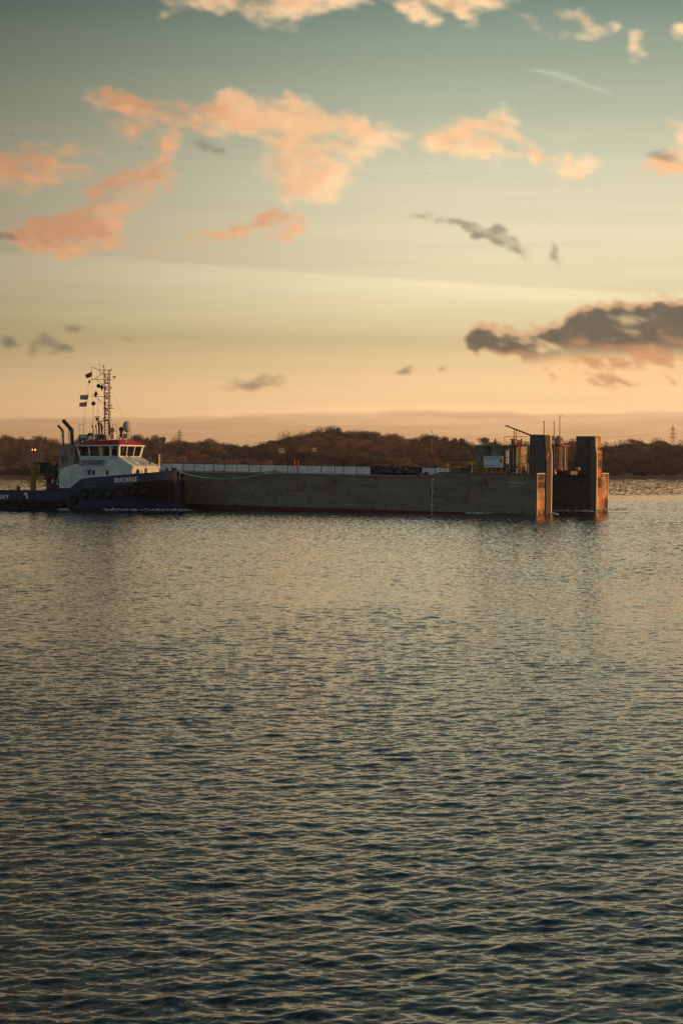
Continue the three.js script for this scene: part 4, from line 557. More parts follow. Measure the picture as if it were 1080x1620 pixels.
  const mul = (e, t, u, w, s) => { const c = (k, uu) => e === 'front' ? V(inner(k, 1, 1).x + 0.02, inner(k, 1, 1).y, lerp(inner(k, 1, 1).z, -inner(k, 1, 1).z, uu)) : V(lerp(inner(k, s, 0).x, inner(k, s, 1).x, uu), inner(k, s, 1).y, inner(k, s, 1).z + s * 0.01), dir = V(0, 0, 0); return rod(c(0.05, u), c(0.98, u), w, w, 4); };
  for (const s of [1, -1]) { for (const [u, w] of [[0.005, 0.1], [0.27, 0.085], [0.535, 0.085], [0.79, 0.14], [0.995, 0.16]]) part(wheel, 'mullion', mul('side', 0, u, w, s), M.whiteClean); const pts = [0.02, 0.27, 0.535, 0.79, 0.98]; for (let i = 0; i < 4; i++) { const c = (k, u) => V(lerp(inner(k, s, 0).x, inner(k, s, 1).x, u), inner(k, s, 1).y, inner(k, s, 1).z - s * 0.03); const q = [c(0.1, pts[i]), c(0.1, pts[i + 1]), c(0.94, pts[i + 1]), c(0.94, pts[i])]; part(wheel, 'window_pane', quads([s > 0 ? q : q.reverse()]), M.glass); } }
  for (const u of [0.03, 0.34, 0.66, 0.97]) part(wheel, 'mullion', mul('front', 0, u, 0.075, 1), M.whiteClean);
  for (let i = 0; i < 3; i++) { const c = (k, u) => V(inner(k, 1, 1).x - 0.02, inner(k, 1, 1).y, lerp(inner(k, 1, 1).z, -inner(k, 1, 1).z, u)); part(wheel, 'window_pane', quads([[c(0.1, 0.02 + i * 0.32), c(0.1, 0.34 + i * 0.32), c(0.94, 0.34 + i * 0.32), c(0.94, 0.02 + i * 0.32)]]), M.glass); }
  { const c = (k, u) => V(inner(k, 1, 0).x + 0.02, inner(k, 1, 0).y, lerp(inner(k, 1, 0).z, -inner(k, 1, 0).z, u)); part(wheel, 'aft_wall', [quads([[c(0.05, 0), c(0.05, 0.3), c(0.95, 0.3), c(0.95, 0)], [c(0.05, 0.7), c(0.05, 1), c(0.95, 1), c(0.95, 0.7)], [c(0.05, 0.3), c(0.05, 0.7), c(0.4, 0.7), c(0.4, 0.3)]])], M.greyDark); part(wheel, 'window_pane', quads([[c(0.4, 0.3), c(0.4, 0.7), c(0.95, 0.7), c(0.95, 0.3)]]), M.glass); }
  part(wheel, 'console', [box(0.7, 0.5, 3.2, -7.4, 6.3, 0), box(0.5, 1.0, 0.6, -9.2, 6.5, 0.4), box(0.5, 0.9, 0.6, -9.2, 6.45, -1)], M.dark);
  part(wheel, 'ceiling', box(5.4, 0.05, 4.5, -9.25, 7.16, 0), M.dark);
  const rim = [[TX + 0.16, TZ + 0.14], [TA - 0.14, TZ + 0.14]], RT = 7.86;
  const roofTop = [V(-7.15, RT, 1.55), V(-7.15, RT, -1.55), V(-11.7, RT - 0.12, -1.7), V(-11.7, RT - 0.12, 1.7)], roofLow = [V(rim[0][0], TB + 0.03, rim[0][1]), V(rim[0][0], TB + 0.03, -rim[0][1]), V(rim[1][0], TB + 0.0, -rim[1][1]), V(rim[1][0], TB + 0.0, rim[1][1])];
  const roof = part(wheel, 'roof', quads([roofTop, [roofLow[3], roofLow[0], roofTop[0], roofTop[3]], [roofLow[0], roofLow[1], roofTop[1], roofTop[0]], [roofLow[1], roofLow[2], roofTop[2], roofTop[1]], [roofLow[2], roofLow[3], roofTop[3], roofTop[2]], [...roofLow].reverse()]), M.red, 'red wheelhouse roof with sloping sides');
  part(wheel, 'roof_edge', [box(0.06, 0.12, 5.1, rim[0][0] + 0.02, TB + 0.02, 0), box(5.96, 0.12, 0.06, -9.25, TB + 0.02, rim[0][1] + 0.02), box(5.96, 0.12, 0.06, -9.25, TB + 0.02, -rim[0][1] - 0.02)], M.whiteClean);
  // ---- casing and exhausts
  { const q = (px, py) => onTug(1.6)(px, py), a = q(91, 741), b = q(119, 741), t = q(97, 706), u = q(118, 704.5), c = part(tug, 'engine_casing', prism([[a.x, 4.4], [b.x, 4.4], [u.x, u.y], [t.x + 0.5, t.y], [t.x, t.y - 0.2]], -1.7, 1.6, 0.05), M.casing, 'grey brown engine casing');
    part(c, 'vent_louvre', [0, 1, 2, 3, 4].map((k) => box(1.0, 0.05, 0.06, (a.x + b.x) / 2 - 0.2, 5.5 + k * 0.14, 1.64)), M.dark); part(c, 'casing_rail', [...rods([q(100, 706.5), q(119, 705.5)], 0.035), rod(q(100, 706.5), q(96, 722), 0.03)], M.grey);
    const pipe = (z, pts, r) => part(tug, 'exhaust_pipe', rods(pts.map((p) => onTug(z)(...p)), r, 10).concat(pts.slice(1, -1).map((p) => { const k = onTug(z)(...p); return ball(r, k.x, k.y, k.z); })), M.blackIron);
    pipe(0.2, [[92.2, 673], [100, 681.5], [101, 708]], 0.13); pipe(1.2, [[100.4, 665], [114, 680.5], [115.2, 726]], 0.22);
    part(tug, 'exhaust_stay', [rod(onTug(0.1)(97.2, 680), onTug(0.1)(97.2, 708), 0.035), rod(onTug(1.1)(109.5, 679), onTug(1.1)(109.5, 710), 0.05)], M.grey); }
  // ---- things on the roof (flat pixel offsets along the boat's centre line)
  const R0 = onTug(0), R1 = onTug(1.2), R2 = onTug(-0.8), p0 = (px, py) => R0(px, py), baseY = RT - 0.03;
  { const q = R1(132, 691); part(tug, 'life_raft', [new THREE.CapsuleGeometry(0.32, 0.62, 5, 14).rotateZ(Math.PI / 2).translate(q.x, q.y - 0.05, q.z)], M.greyBlue, 'pale blue grey life raft canister'); part(tug, 'raft_cradle', [box(0.08, 0.5, 0.7, q.x - 0.3, q.y - 0.3, q.z), box(0.08, 0.5, 0.7, q.x + 0.3, q.y - 0.3, q.z)], M.greyDark); }
  const goal = (x0, x1, y0, y1, R) => part(tug, 'aerial_frame', [...rods([R(x0, y1), R(x0, y0), R(x1, y0), R(x1, y1)], 0.025), rod(R(x0, y0), R(x0, y0 - 3), 0.02), rod(R(x1, y0), R(x1, y0 - 3), 0.02)], M.mast);
  goal(125.8, 132.6, 672, 693, R0); goal(178.5, 185, 672.5, 693, R2);
  { const q = R1(155, 692); part(tug, 'roof_box', rbox(0.5, 0.75, 0.5, 0.04, q.x, q.y, q.z), M.grey); const w = R1(162.5, 691.5); part(tug, 'roof_box', rbox(0.48, 0.62, 0.4, 0.03, w.x, w.y, w.z), M.dark); const o = R2(179.5, 690.5); part(tug, 'roof_box', rbox(0.5, 0.55, 0.5, 0.04, o.x, o.y, o.z), M.whiteClean, 'small white roof box lit by the sun'); const e = R1(145, 692); part(tug, 'roof_box', rbox(0.42, 0.5, 0.4, 0.04, e.x, e.y, e.z), M.whiteClean); const h = R1(168, 692); part(tug, 'roof_box', rbox(0.3, 0.6, 0.3, 0.03, h.x, h.y, h.z), M.mast); }
  { const q = R1(143, 687.5); part(tug, 'searchlight', [ball(0.28, q.x, q.y - 0.02, q.z, 1.3, 0.8, 1), disc(0.06, 0.6, q.x, q.y - 0.4, q.z)], M.blackIron); const w = R2(177.5, 680.5); part(tug, 'searchlight', [disc(0.3, 0.3, w.x, w.y, w.z, 'x', 16), disc(0.05, 0.9, w.x, w.y - 0.5, w.z)], M.blackIron); const v = R1(192, 681.5); part(tug, 'searchlight', [ball(0.26, v.x, v.y + 0.15, v.z, 1, 1.2, 1), disc(0.16, 0.8, v.x, v.y - 0.35, v.z)], M.greyDark); }
  for (const [a, b] of [[[146, 672.5], [148.5, 692]], [[151.3, 672.5], [153.2, 690]]]) part(tug, 'fog_horn', [rod(R1(...a), R1((a[0] + b[0]) / 2 + 0.6, a[1] + 6), 0.09, 0.05, 8), rod(R1((a[0] + b[0]) / 2 + 0.6, a[1] + 6), R1(...b), 0.05, 0.05, 6)], M.blackIron);
  for (const [x, y0, y1, r] of [[157, 669, 690, 0.12], [161.2, 670, 687, 0.13], [173, 668, 688, 0.08]]) part(tug, 'fire_monitor', [rod(R0(x - 1.5, y0), R0(x, y0 + 5), r, r * 0.9, 8), rod(R0(x, y0 + 5), R0(x + 0.4, y1), r * 0.9, r * 0.8, 8)], M.blackIron);
  { const q = R1(201, 674), d = part(tug, 'satellite_dome', new THREE.LatheGeometry([[0.02, -0.56], [0.3, -0.5], [0.42, -0.36], [0.44, 0.1], [0.42, 0.24], [0.34, 0.4], [0.2, 0.52], [0.01, 0.56]].map(([x, y]) => new THREE.Vector2(x, y)), 24).translate(q.x, q.y, q.z), M.greyBlue, 'round grey satellite dome'); part(d, 'dome_pedestal', [disc(0.07, 0.75, q.x, q.y - 0.9, q.z), disc(0.24, 0.06, q.x, q.y - 0.57, q.z)], M.mast); part(d, 'dome_mark', box(0.22, 0.1, 0.02, q.x - 0.16, q.y, q.z + 0.41, -0.4), M.dark); part(tug, 'roof_rail', [...rods([R1(195.5, 698), R1(195.5, 682.8), R1(207.5, 682.8), R1(207.5, 697)], 0.03), rod(R1(195.5, 688), R1(207.5, 688), 0.025), rod(R1(203.5, 682.8), R1(203.5, 697), 0.03), rbox(0.4, 0.5, 0.3, 0.03, R1(198.5, 690).x, R1(198.5, 690).y, 1.2)], M.mast); }
  part(tug, 'side_light', ball(0.055, R1(139, 699).x, R1(139, 699).y, onTug(2.2)(139, 699).z), new THREE.MeshStandardMaterial({ color: 0x0a3a20, emissive: new THREE.Color().setRGB(0.1, 0.75, 0.4), emissiveIntensity: 1, roughness: 0.4 }), 'small green side light');
  part(tug, 'roof_lamp', [ball(0.07, R1(134, 703).x, R1(134, 702).y, 2.4), ball(0.07, R1(146, 694).x, R1(146, 695).y, 1.8), ball(0.06, R1(187, 693).x, R1(187, 693).y, 0.8), ball(0.06, R1(183, 694).x, R1(183, 694).y, 0.8)], M.lampWhite);
  { const q = R1(200, 701); part(tug, 'wiper_arm', [rod(R1(199, 700), R1(203, 692.5), 0.025), rod(R1(197, 699.3), R1(204, 699), 0.025)], M.lampWhite); }
  // ---- mast: three uprights, rungs, yards, lamps, signal shapes
  const m0 = (x, y) => R0(x, y), zed = (p, z) => { p.z += z; return p; };
  const mast = part(tug, 'mast', [rod(m0(166.2, 690), m0(165.2, 583), 0.085, 0.07, 8), rod(zed(m0(170.6, 694), -0.25), zed(m0(169.8, 585), -0.25), 0.065, 0.055, 8), rod(m0(174.8, 690), m0(174, 586), 0.055, 0.05, 8)], M.mast, 'tall lattice mast of three pipes');
  for (let i = 0; i < 20; i++) { const y = 592 + i * 4.9; part(mast, 'rung', rod(m0(165.3, y), m0(174.4, y), 0.036, 0.036, 5), M.mast); }
  for (let i = 0; i < 9; i++) part(mast, 'mast_fitting', i % 3 ? box(0.16, 0.2, 0.16, m0(166 + (i * 37 % 8), 598 + i * 8).x, m0(168, 598 + i * 8).y, 0.1) : disc(0.1, 0.22, m0(172 - i * 0.6, 600 + i * 7.6).x, m0(170, 600 + i * 7.6).y, 0.12), i % 2 ? M.blackIron : M.mast);
  part(mast, 'cable_tray', [0, 1, 2, 3, 4, 5, 6].map((i) => box(0.1, 0.34, 0.05, m0(167.8, 594 + i * 11).x, m0(167.8, 594 + i * 11).y, 0.06)), M.mast);
  part(mast, 'yard', [rod(m0(143, 600.3), m0(175, 600), 0.035), rod(m0(175, 600), m0(181.6, 599.8), 0.02)], M.blackIron); part(mast, 'yard', rod(m0(144, 627), m0(175, 627.8), 0.03), M.blackIron); part(mast, 'yard', rod(m0(157, 585.5), m0(177, 585.5), 0.035), M.blackIron);
  part(mast, 'yard', rod(m0(163.2, 645.6), m0(181, 645.8), 0.05), M.blackIron); for (const y of [613.6, 641.6]) part(mast, 'lamp_bracket', [rod(m0(166, y), m0(177.4, y), 0.025), rod(m0(174.4, y + 1.6), m0(177.4, y), 0.02)], M.mast);
  part(mast, 'brace', [rod(m0(149.5, 600), m0(165.2, 589), 0.028), rod(m0(152.4, 601), m0(165, 609), 0.028), rod(m0(152.5, 628.5), m0(165.4, 640), 0.028)], M.blackIron);
  part(mast, 'curved_arm', [curve([m0(145.5, 581.2), m0(150, 582), m0(156.5, 586), m0(160, 589.5), m0(163, 592.5)], 0.03, 16), rod(m0(145.5, 581), m0(145.6, 600.4), 0.022)], M.blackIron);
  part(mast, 'mast_light', [disc(0.07, 0.26, m0(164.6, 579.6).x, m0(164.6, 579.8).y, 0)], M.blackIron);
  for (const [x, y] of [[177.8, 583.4], [178.2, 611.4], [178.4, 639.4]]) { part(mast, 'mast_light', [disc(0.075, 0.14, m0(x, y).x, m0(x, y).y, 0.02)], M.lampWhite); part(mast, 'lamp_bracket', rod(m0(x - 0.6, y + 1), m0(x - 2.6, y + 3.6), 0.03), M.blackIron); }
  part(mast, 'wind_sensor', [ball(0.15, m0(181.2, 596.2).x, m0(181.2, 596.2).y, 0, 1.3, 0.6, 1), rod(m0(181.2, 597), m0(181.4, 600), 0.02)], M.blackIron);
  part(mast, 'whip_aerial', [rod(m0(158.4, 586), m0(158.6, 576), 0.018), box(0.12, 0.04, 0.04, m0(158.8, 575.8).x, m0(158.8, 575.8).y, 0)], M.mast);
  part(mast, 'signal_shape', ball(0.16, m0(142.6, 604).x, m0(142.6, 604).y, 0.1, 0.8, 1.25, 0.8), M.blackIron); part(mast, 'signal_shape', ball(0.24, m0(157, 610.6).x, m0(157, 610.6).y, 0.1), M.blackIron); part(mast, 'signal_shape', ball(0.25, m0(149, 638.4).x, m0(149, 638.4).y, 0.1), M.blackIron, 'lowest black ball on its own line');
  const cone = (x, y, up) => new THREE.ConeGeometry(0.22, 0.42, 14).rotateX(up ? 0 : Math.PI).translate(m0(x, y).x, m0(x, y).y, 0.1); part(mast, 'signal_shape', [cone(162.3, 610, true), cone(162.2, 615.4, false)], M.blackIron); part(mast, 'signal_shape', [cone(153, 620.6, true), cone(152.4, 626.6, false)], M.dark);
  part(mast, 'halyard', [[[143.2, 602], [134, 672]], [[140.6, 604], [131.4, 672]], [[146.6, 609], [147.3, 690]], [[149, 640], [147.6, 690]], [[155.6, 629], [152.4, 672]], [[158, 630], [154.4, 672]], [[178.6, 622], [198, 666]], [[146.5, 601], [146.6, 612]]].map(([a, b]) => rod(m0(...a), m0(...b), 0.011, 0.011, 4)), M.wire);
  part(mast, 'crosstree_plate', [box(0.6, 0.05, 0.5, m0(170, 666).x, m0(170, 666).y, 0), box(0.5, 0.16, 0.3, m0(172.4, 664.5).x, m0(172.4, 664.5).y, 0.2), disc(0.14, 0.3, m0(171.5, 648.6).x, m0(171.5, 649).y, 0.1)], M.mast);
  part(mast, 'mast_leg', [rod(m0(167, 664), R1(160, 690), 0.03), rod(m0(170, 664), R2(178, 688), 0.03)], M.mast);
  { const q = R1(154, 659.6), rd = part(tug, 'radar', [box(0.62, 0.09, 0.12, q.x, q.y, q.z, 0.5)], M.blackIron, 'dark bar-shaped radar scanner'); part(rd, 'radar_pedestal', [box(0.28, 0.3, 0.28, R1(154.4, 663).x, R1(154.4, 663).y, 1.2), rod(R1(155, 665), R1(159, 671), 0.08, 0.06, 8), rod(R1(157, 668), R1(165, 665), 0.05)], M.greyDark); }
  // flags: cloth sheets with folds
  const flag = (a, b, c, d, m, label) => { const n = 10, P = new THREE.PlaneGeometry(1, 1, n, 4), p = P.attributes.position, A = m0(...a), B = m0(...b), C = m0(...c), D = m0(...d); for (let i = 0; i < p.count; i++) { const u = p.getX(i) + 0.5, v = p.getY(i) + 0.5, q = A.clone().lerp(B, u).lerp(D.clone().lerp(C, u), 1 - v); p.setXYZ(i, q.x, q.y + 0.02 * Math.sin(u * 7), q.z + 0.1 * (1 - u) * Math.sin(u * 8 + v * 1.6)); } P.computeVertexNormals(); return part(tug, 'flag', P, m, label); };
  flag([136, 592.6], [145.3, 587.6], [145.3, 595.6], [137, 599.2], M.flagRed, 'dark red flag at the top of the mast'); flag([127.8, 625.6], [140, 624], [139.4, 632.2], [127.2, 632.6], M.flagPink, 'faded pink red flag, upper of two'); flag([127, 637.4], [138, 635.2], [137.4, 643], [125.8, 644], M.flagPink, 'faded pink red flag, lower of two');
  // ---- foredeck gear
  { const F1 = onTug(-0.4); part(tug, 'jack_staff', [rod(F1(251.6, 741), F1(251.6, 718.4), 0.08, 0.08, 8)], M.cream, 'short bright staff at the bow'); part(tug, 'anchor_windlass', [box(0.42, 1.0, 0.4, F1(248, 725.5).x, F1(248, 725.5).y, -1.0), disc(0.2, 0.12, F1(249, 715.4).x, F1(249, 715.4).y, -1)], M.dark); part(tug, 'water_cannon', [rbox(0.5, 0.26, 0.3, 0.04, F1(235.5, 726).x, F1(235.5, 725).y, -0.6), disc(0.12, 0.5, F1(236, 730).x, F1(236, 731).y, -0.6), rod(F1(232, 729.5), F1(239, 724), 0.07)], M.mast); for (const px of [264.4, 274, 278.5]) { const q = onTug(0.4)(px, 742); part(tug, 'bitt', [disc(px > 275 ? 0.14 : 0.16, 0.5, q.x, q.y - 0.15, 0.4, 'y', 10), disc(0.2, 0.06, q.x, q.y + 0.1, 0.4, 'y', 10)], M.blackIron); } }
  // ---- stern deck: folded crane, winch, bollard
  { const C = onTug(1.4), col = [C(53.5, 776), C(53, 728)], cr = part(tug, 'deck_crane', [rod(V(col[0].x, 1.1, 1.4), col[1], 0.3, 0.26, 12), rod(C(49.6, 778), C(51, 730), 0.12)], M.olive, 'dull yellow folded deck crane'); part(cr, 'crane_boom', [rod(C(51.5, 731), C(74, 730.4), 0.24, 0.2, 8), rod(C(60, 735), C(57, 756), 0.16, 0.14, 8), rod(C(57, 735), C(55, 757), 0.1)], M.olive); part(cr, 'crane_ram', [rod(C(55.5, 741), C(63, 733), 0.09), rod(C(54, 765), C(58, 742), 0.09)], M.blackIron); part(cr, 'crane_base', disc(0.48, 0.5, col[0].x, 1.5, 1.4, 'y', 16), M.olive);
    const wn = part(tug, 'towing_winch', [disc(0.75, 1.5, C(82, 752).x, C(82, 752).y - 0.1, 0.3, 'z', 20), box(2.0, 0.5, 2.6, C(80, 752).x, 1.6, 0), box(0.5, 2.3, 0.3, C(88.5, 752).x, 2.4, 1.2), box(0.35, 2.0, 0.3, C(75, 752).x, 2.6, 1.2), box(2.6, 1.0, 1.6, C(79, 741).x, C(79, 741).y, 0.4), box(1.0, 1.5, 1.5, C(66, 740).x, C(66, 740).y + 0.1, 0.2), box(1.7, 0.5, 1.4, C(83, 757).x, C(83, 757).y, 0.5), box(1.5, 1.6, 1.4, C(85, 766).x, C(85, 766).y, 0.5), box(1.6, 1.5, 1.2, C(80, 748).x, C(80, 748).y, 0.9), box(0.9, 0.9, 1.4, C(87, 744).x, C(87, 744).y, 0.6)], M.dark); part(wn, 'winch_platform', box(1.25, 0.14, 0.8, C(72.5, 755).x, C(72.5, 755).y, 1.5), M.olive); part(wn, 'winch_drum', disc(0.5, 1.6, C(70.5, 744).x, C(70.5, 744).y, 0.4, 'z', 18), M.blackIron);
    part(wn, 'orange_glint', [new THREE.TorusGeometry(0.2, 0.07, 8, 18).translate(C(88, 733).x, C(88, 733).y, 1.7), box(0.1, 0.3, 0.1, C(81, 730).x, C(81, 730).y, 1.5)], M.orange, 'sun glints shaped as an orange ring and block'); for (const px of [72, 79]) part(wn, 'float', ball(0.13, C(px, 768).x, C(px, 768).y, 1.6), M.greyBlue); part(wn, 'red_hose', curve([C(75, 772), C(78, 771), C(81, 772), C(84, 770.5)], 0.05), M.buoyRed);  // orange ring and block stand in for sun glints on the stern gear
    const b = onTug(3.3)(29.5, 775); part(tug, 'bollard', [disc(0.2, 1.2, b.x, b.y - 0.2, 3.3, 'y', 12), box(0.8, 0.06, 0.06, b.x - 0.15, b.y + 0.05, 3.3)], M.blackIron); part(tug, 'sail_fender', box(0.2, 0.42, 0.1, C(87, 761).x, C(87, 761).y, 1.8, 0, -0.35), M.whiteClean); }
}
// mooring rope from the tug's bow to the barge
{
  const a = tug.localToWorld(onTug(0.5)(284, 746.5)), b = barge.localToWorld(onPlane(barge, 'z', -0.1)(419, 750.2)), pts = []; for (let i = 0; i <= 16; i++) { const t = i / 16, p = a.clone().lerp(b, t); p.y -= 4 * 0.62 * t * (1 - t) * (1 + 0.4 * (0.5 - t)); pts.push(p); }
  const rope = thing('mooring_rope', 'pale green mooring rope sagging from the tug bow to the barge deck', 'rope', a); const l = pts.map((p) => p.clone().sub(a)); part(rope, 'strand', curve(l, 0.055, 60), M.rope); part(rope, 'eye', new THREE.TorusGeometry(0.22, 0.055, 6, 14).rotateX(1.2).translate(l[16].x, l[16].y + 0.02, l[16].z), M.rope);
}
// white water where the hulls part the sea
function wash(name, label, pts, width, seed) {
  const r = rng(seed), p = [], n = pts.length - 1;
  for (let i = 0; i < 260; i++) { const t = r() * n, k = Math.min(n - 1, t | 0), c = pts[k].clone().lerp(pts[k + 1], t - k), w = width * (0.3 + Math.sin(Math.PI * t / n)); const x = c.x + (r() + r() - 1) * 0.35, z = c.z + (r() + r() - 1) * w, y = c.y + 0.05 + 0.16 * r() * r(), s = 0.03 + 0.1 * r(), a = r() * 3; for (let j = 0; j < 3; j++) p.push(x + Math.cos(a + j * 2.1) * s * 2.2, y + (j === 1 ? s * 0.8 : 0), z + Math.sin(a + j * 2.1) * s); }
  const g = new THREE.BufferGeometry(); g.setAttribute('position', new THREE.Float32BufferAttribute(p, 3)); g.computeVertexNormals(); const m = new THREE.Mesh(g, M.foam); m.name = numbered(name); tag(m, label, 'foam', null, 'stuff'); scene.add(m);
}
{
  const L = (x, y, z, o) => o.localToWorld(V(x, y, z));
  wash('wash', 'white bow wash along the waterline of the tug', [-7.5, -6, -4.5, -3, -1.5, 0, 1.2, 2.2].map((x, i) => { const p = L(x, 0, half(Math.min(x, 0.1), 0) + 0.45, tug); p.y = 0.0; return p; }), 0.16, 3);
  wash('wash', 'small white ripple at the stern of the tug', [-13, -12.6, -12.2].map((x) => { const p = L(x, 0, half(x, 0) + 0.3, tug); p.y = -0.02; return p; }), 0.06, 4);
  wash('wash', 'white wash along the barge side before its right end', [-8, -7, -6, -5].map((x) => { const p = L(x, 0, 0.3, barge); p.y = 0.0; return p; }), 0.15, 5);
  wash('wash', 'white wash inside the gap between the two towers', [V(-5.5, 0, -12), V(-3.5, 0, -12.1), V(-1.5, 0, -12.2), V(0, 0, -12.1)].map((v) => { const p = L(v.x, 0, v.z, barge); p.y = 0.05; return p; }), 0.25, 6);
  wash('wash', 'sunlit foam breaking at the far corner of the barge', [V(0.5, 0, -12.6), V(0.7, 0, -14), V(0.9, 0, -15.4), V(1.2, 0, -16.6), V(1.2, 0, -17.4)].map((v) => { const p = L(v.x, 0, v.z, barge); p.y = 0.18; return p; }), 0.5, 7);
  wash('wash', 'small sunlit splash at the foot of the near tower', [V(0.4, 0, -2.6), V(0.5, 0, -2.9)].map((v) => { const p = L(v.x, 0, v.z, barge); p.y = -0.05; return p; }), 0.2, 8);
}

// ------------------------------------------------------------------ single trees on the skyline and slopes
{
  const tree = (px, top, wide, tall, D, form, kind, label, seed) => {
    const p = at(px, top, D), w = wide / FOCAL * D, h = tall / FOCAL * D, y = p.y - h, g = Math.min(y, ground(p.x, p.z)), t = thing(form === 2 ? 'conifer' : kind ? 'evergreen_tree' : 'bare_tree', label, 'tree', V(p.x, y, p.z), seed);
    const trunk = part(t, 'trunk', trunkGeo(Math.max(1, h * 0.9), Math.max(0.16, h * 0.035), seed), bark); if (y - g > 0.5) part(t, 'trunk_base', rod(V(0, g - y - 1, 0), V(0, 0, 0), Math.max(0.2, h * 0.045), Math.max(0.16, h * 0.035)), bark);
    const m = new THREE.Mesh(crown(seed * 13 + 5, w, h, kind ? 1500 : 1100, kind ? 0.42 : 0.36, form), kind ? ever : kind === 0 ? twig : brown); m.name = 'crown'; m.castShadow = m.receiveShadow = true; t.add(m);
  };
  const LIST = [
    [2, 688, 24, 16, 1650, 0, 1, 'dark round skyline tree at the left end of the far shore'], [20, 691.5, 17, 12, 1600, 0, 1, 'small dark skyline tree, second from the left end'], [36, 692.5, 11, 10, 1600, 2, 1, 'narrow pointed skyline tree between two rounder ones at the left'], [58, 689.5, 24, 15, 1600, 0, 1, 'broad dark skyline tree above the yellow crane of the tug'], [72, 691.5, 7, 12, 1650, 2, 1, 'thin pointed tree just right of the broad tree above the crane'],
    [217, 687.5, 20, 16, 1550, 0, 1, 'broad dark tree right behind the satellite dome of the tug'], [233, 692, 9, 10, 1600, 2, 1, 'small pointed tree between two broad trees right of the tug'], [246, 690, 22, 14, 1550, 0, 1, 'broad dark skyline tree left of the small pylon'], [258, 691, 14, 12, 1600, 0, 1, 'rounded tree beside the broad one left of the small pylon'],
    [452, 684, 44, 20, 1700, 0, 2, 'wide bare tree where the wooded hill begins to rise'], [485, 679, 46, 28, 1700, 0, 1, 'dark broad tree on the left shoulder of the wooded hill'], [516, 675, 44, 30, 1700, 0, 2, 'tall bare tree left of the highest tree on the hill'], [537, 670.5, 20, 34, 1680, 0, 1, 'highest tree of the hill, a dark narrow evergreen'], [558, 680, 34, 24, 1700, 0, 2, 'bare tree on the right of the highest tree'], [574, 683, 26, 17, 1700, 0, 1, 'dark tree on the right shoulder of the hill'], [622, 687.5, 26, 14, 1700, 0, 2, 'low rounded bare tree right of the hill shoulder'],
    [681, 689.5, 23, 13, 1650, 1, 1, 'dark flat-topped pine above the barge railing'], [690.5, 688.5, 5, 14, 1650, 2, 1, 'slim dark tree touching the right side of the flat-topped pine'], [706, 691.5, 16, 13, 1650, 0, 1, 'dark rounded tree right of the flat-topped pine'], [719, 692, 15, 12, 1680, 0, 2, 'bare tree in the middle of the row above the yellow bin'], [731, 693, 13, 12, 1650, 0, 1, 'small dark tree closing the row above the railing'], [764, 691.5, 19, 13, 1650, 0, 1, 'dark domed tree just left of the machinery cabin roof'], [782.5, 694, 7, 11, 1650, 2, 1, 'tiny pointed tree above the machinery cabin'],
    [947, 692, 8, 10, 1800, 0, 1, 'dark tree peeping out right beside the far tower'], [1000, 694, 13, 10, 1900, 0, 1, 'low domed skyline tree halfway to the large pylon'], [1012.5, 695.5, 12, 9, 1900, 0, 1, 'smaller domed tree touching the one left of it'], [1037.5, 695.5, 8, 9, 1900, 0, 1, 'small round skyline tree left of the large pylon'],
    [531, 690, 9, 26, 1350, 0, 0, 'tall reddish poplar-like tree standing below the highest tree'], [541, 699, 14, 18, 1300, 0, 0, 'round reddish sunlit bush right of the tall reddish tree'], [965, 731, 24, 16, 1050, 0, 1, 'dark rounded bush low on the slope right of the barge end'], [1064, 712, 60, 40, 1000, 0, 1, 'large dark wood clump at the right edge near the water'],
  ];
  LIST.forEach((a, i) => tree(...a, 40 + i));
  const house = (px, py, wpx, hpx, D, label, roofM, wallM, foot = 1) => {
    const p = at(px, py, D), w = wpx / FOCAL * D, h = hpx / FOCAL * D, t = thing('house', label, 'house', V(p.x, p.y - h / 2, p.z), 0.1); part(t, 'wall', box(w, h + foot, w * 0.5, 0, (h - foot) / 2, 0), wallM); part(t, 'roof', prism([[-w * 0.55, h], [w * 0.55, h], [w * 0.45, h * 1.45], [-w * 0.45, h * 1.45]], -w * 0.28, w * 0.28), roofM);
    for (const k of [-0.3, 0, 0.3]) part(t, 'window', box(w * 0.12, h * 0.4, 0.1, k * w, h * 0.5, w * 0.25 + 0.05), M.dark); return [t, w, h];
  };
  house(445.5, 711.8, 9, 4.4, 1180, 'small pale house low on the wooded hill', M.greyFar, M.houseWall); house(482, 713, 15, 2.6, 1180, 'long low house with a reddish roof right of the small pale house', M.redPipe, M.casing); house(497, 711.2, 7, 3, 1170, 'smallest house, with a blue grey roof, right of the long low one', M.greyBlue, M.houseWall);
  { const [t, w, h] = house(55.5, 723, 23, 9.5, 1010, 'grey building behind the yellow crane with sunlit top windows', M.greyDark, M.greyFar, 9); const lit = new THREE.MeshStandardMaterial({ color: new THREE.Color().setRGB(0.32, 0.2, 0.12), roughness: 0.35, metalness: 0.9 }); for (const k of [-0.16, 0.02]) part(t, 'dormer_window', box(w * 0.1, h * 0.24, 0.3, k * w, h * 1.7, w * 0.1, 0.62), lit, 'window glinting in the sun'); part(t, 'dormer', box(w * 0.4, h * 0.5, w * 0.3, -0.07 * w, h * 1.55, -0.1 * w), M.greyFar); }
  { const p = at(683, 700, 1350), t = thing('transmitter_mast', 'thin pale mast on the slope below the flat-topped pine', 'mast', V(p.x, ground(p.x, p.z) + 2, p.z)); const h = p.y + 8 - t.position.y; part(t, 'pole', rod(V(0, -3, 0), V(0, Math.max(6, h), 0), 0.2, 0.12), M.casing); part(t, 'aerial', box(0.5, 1.2, 0.5, 0, Math.max(6, h), 0), M.casing); }
  // pylons and their wires
  const steelFar = mat(0.09, 0.075, 0.065, { roughness: 0.7 });
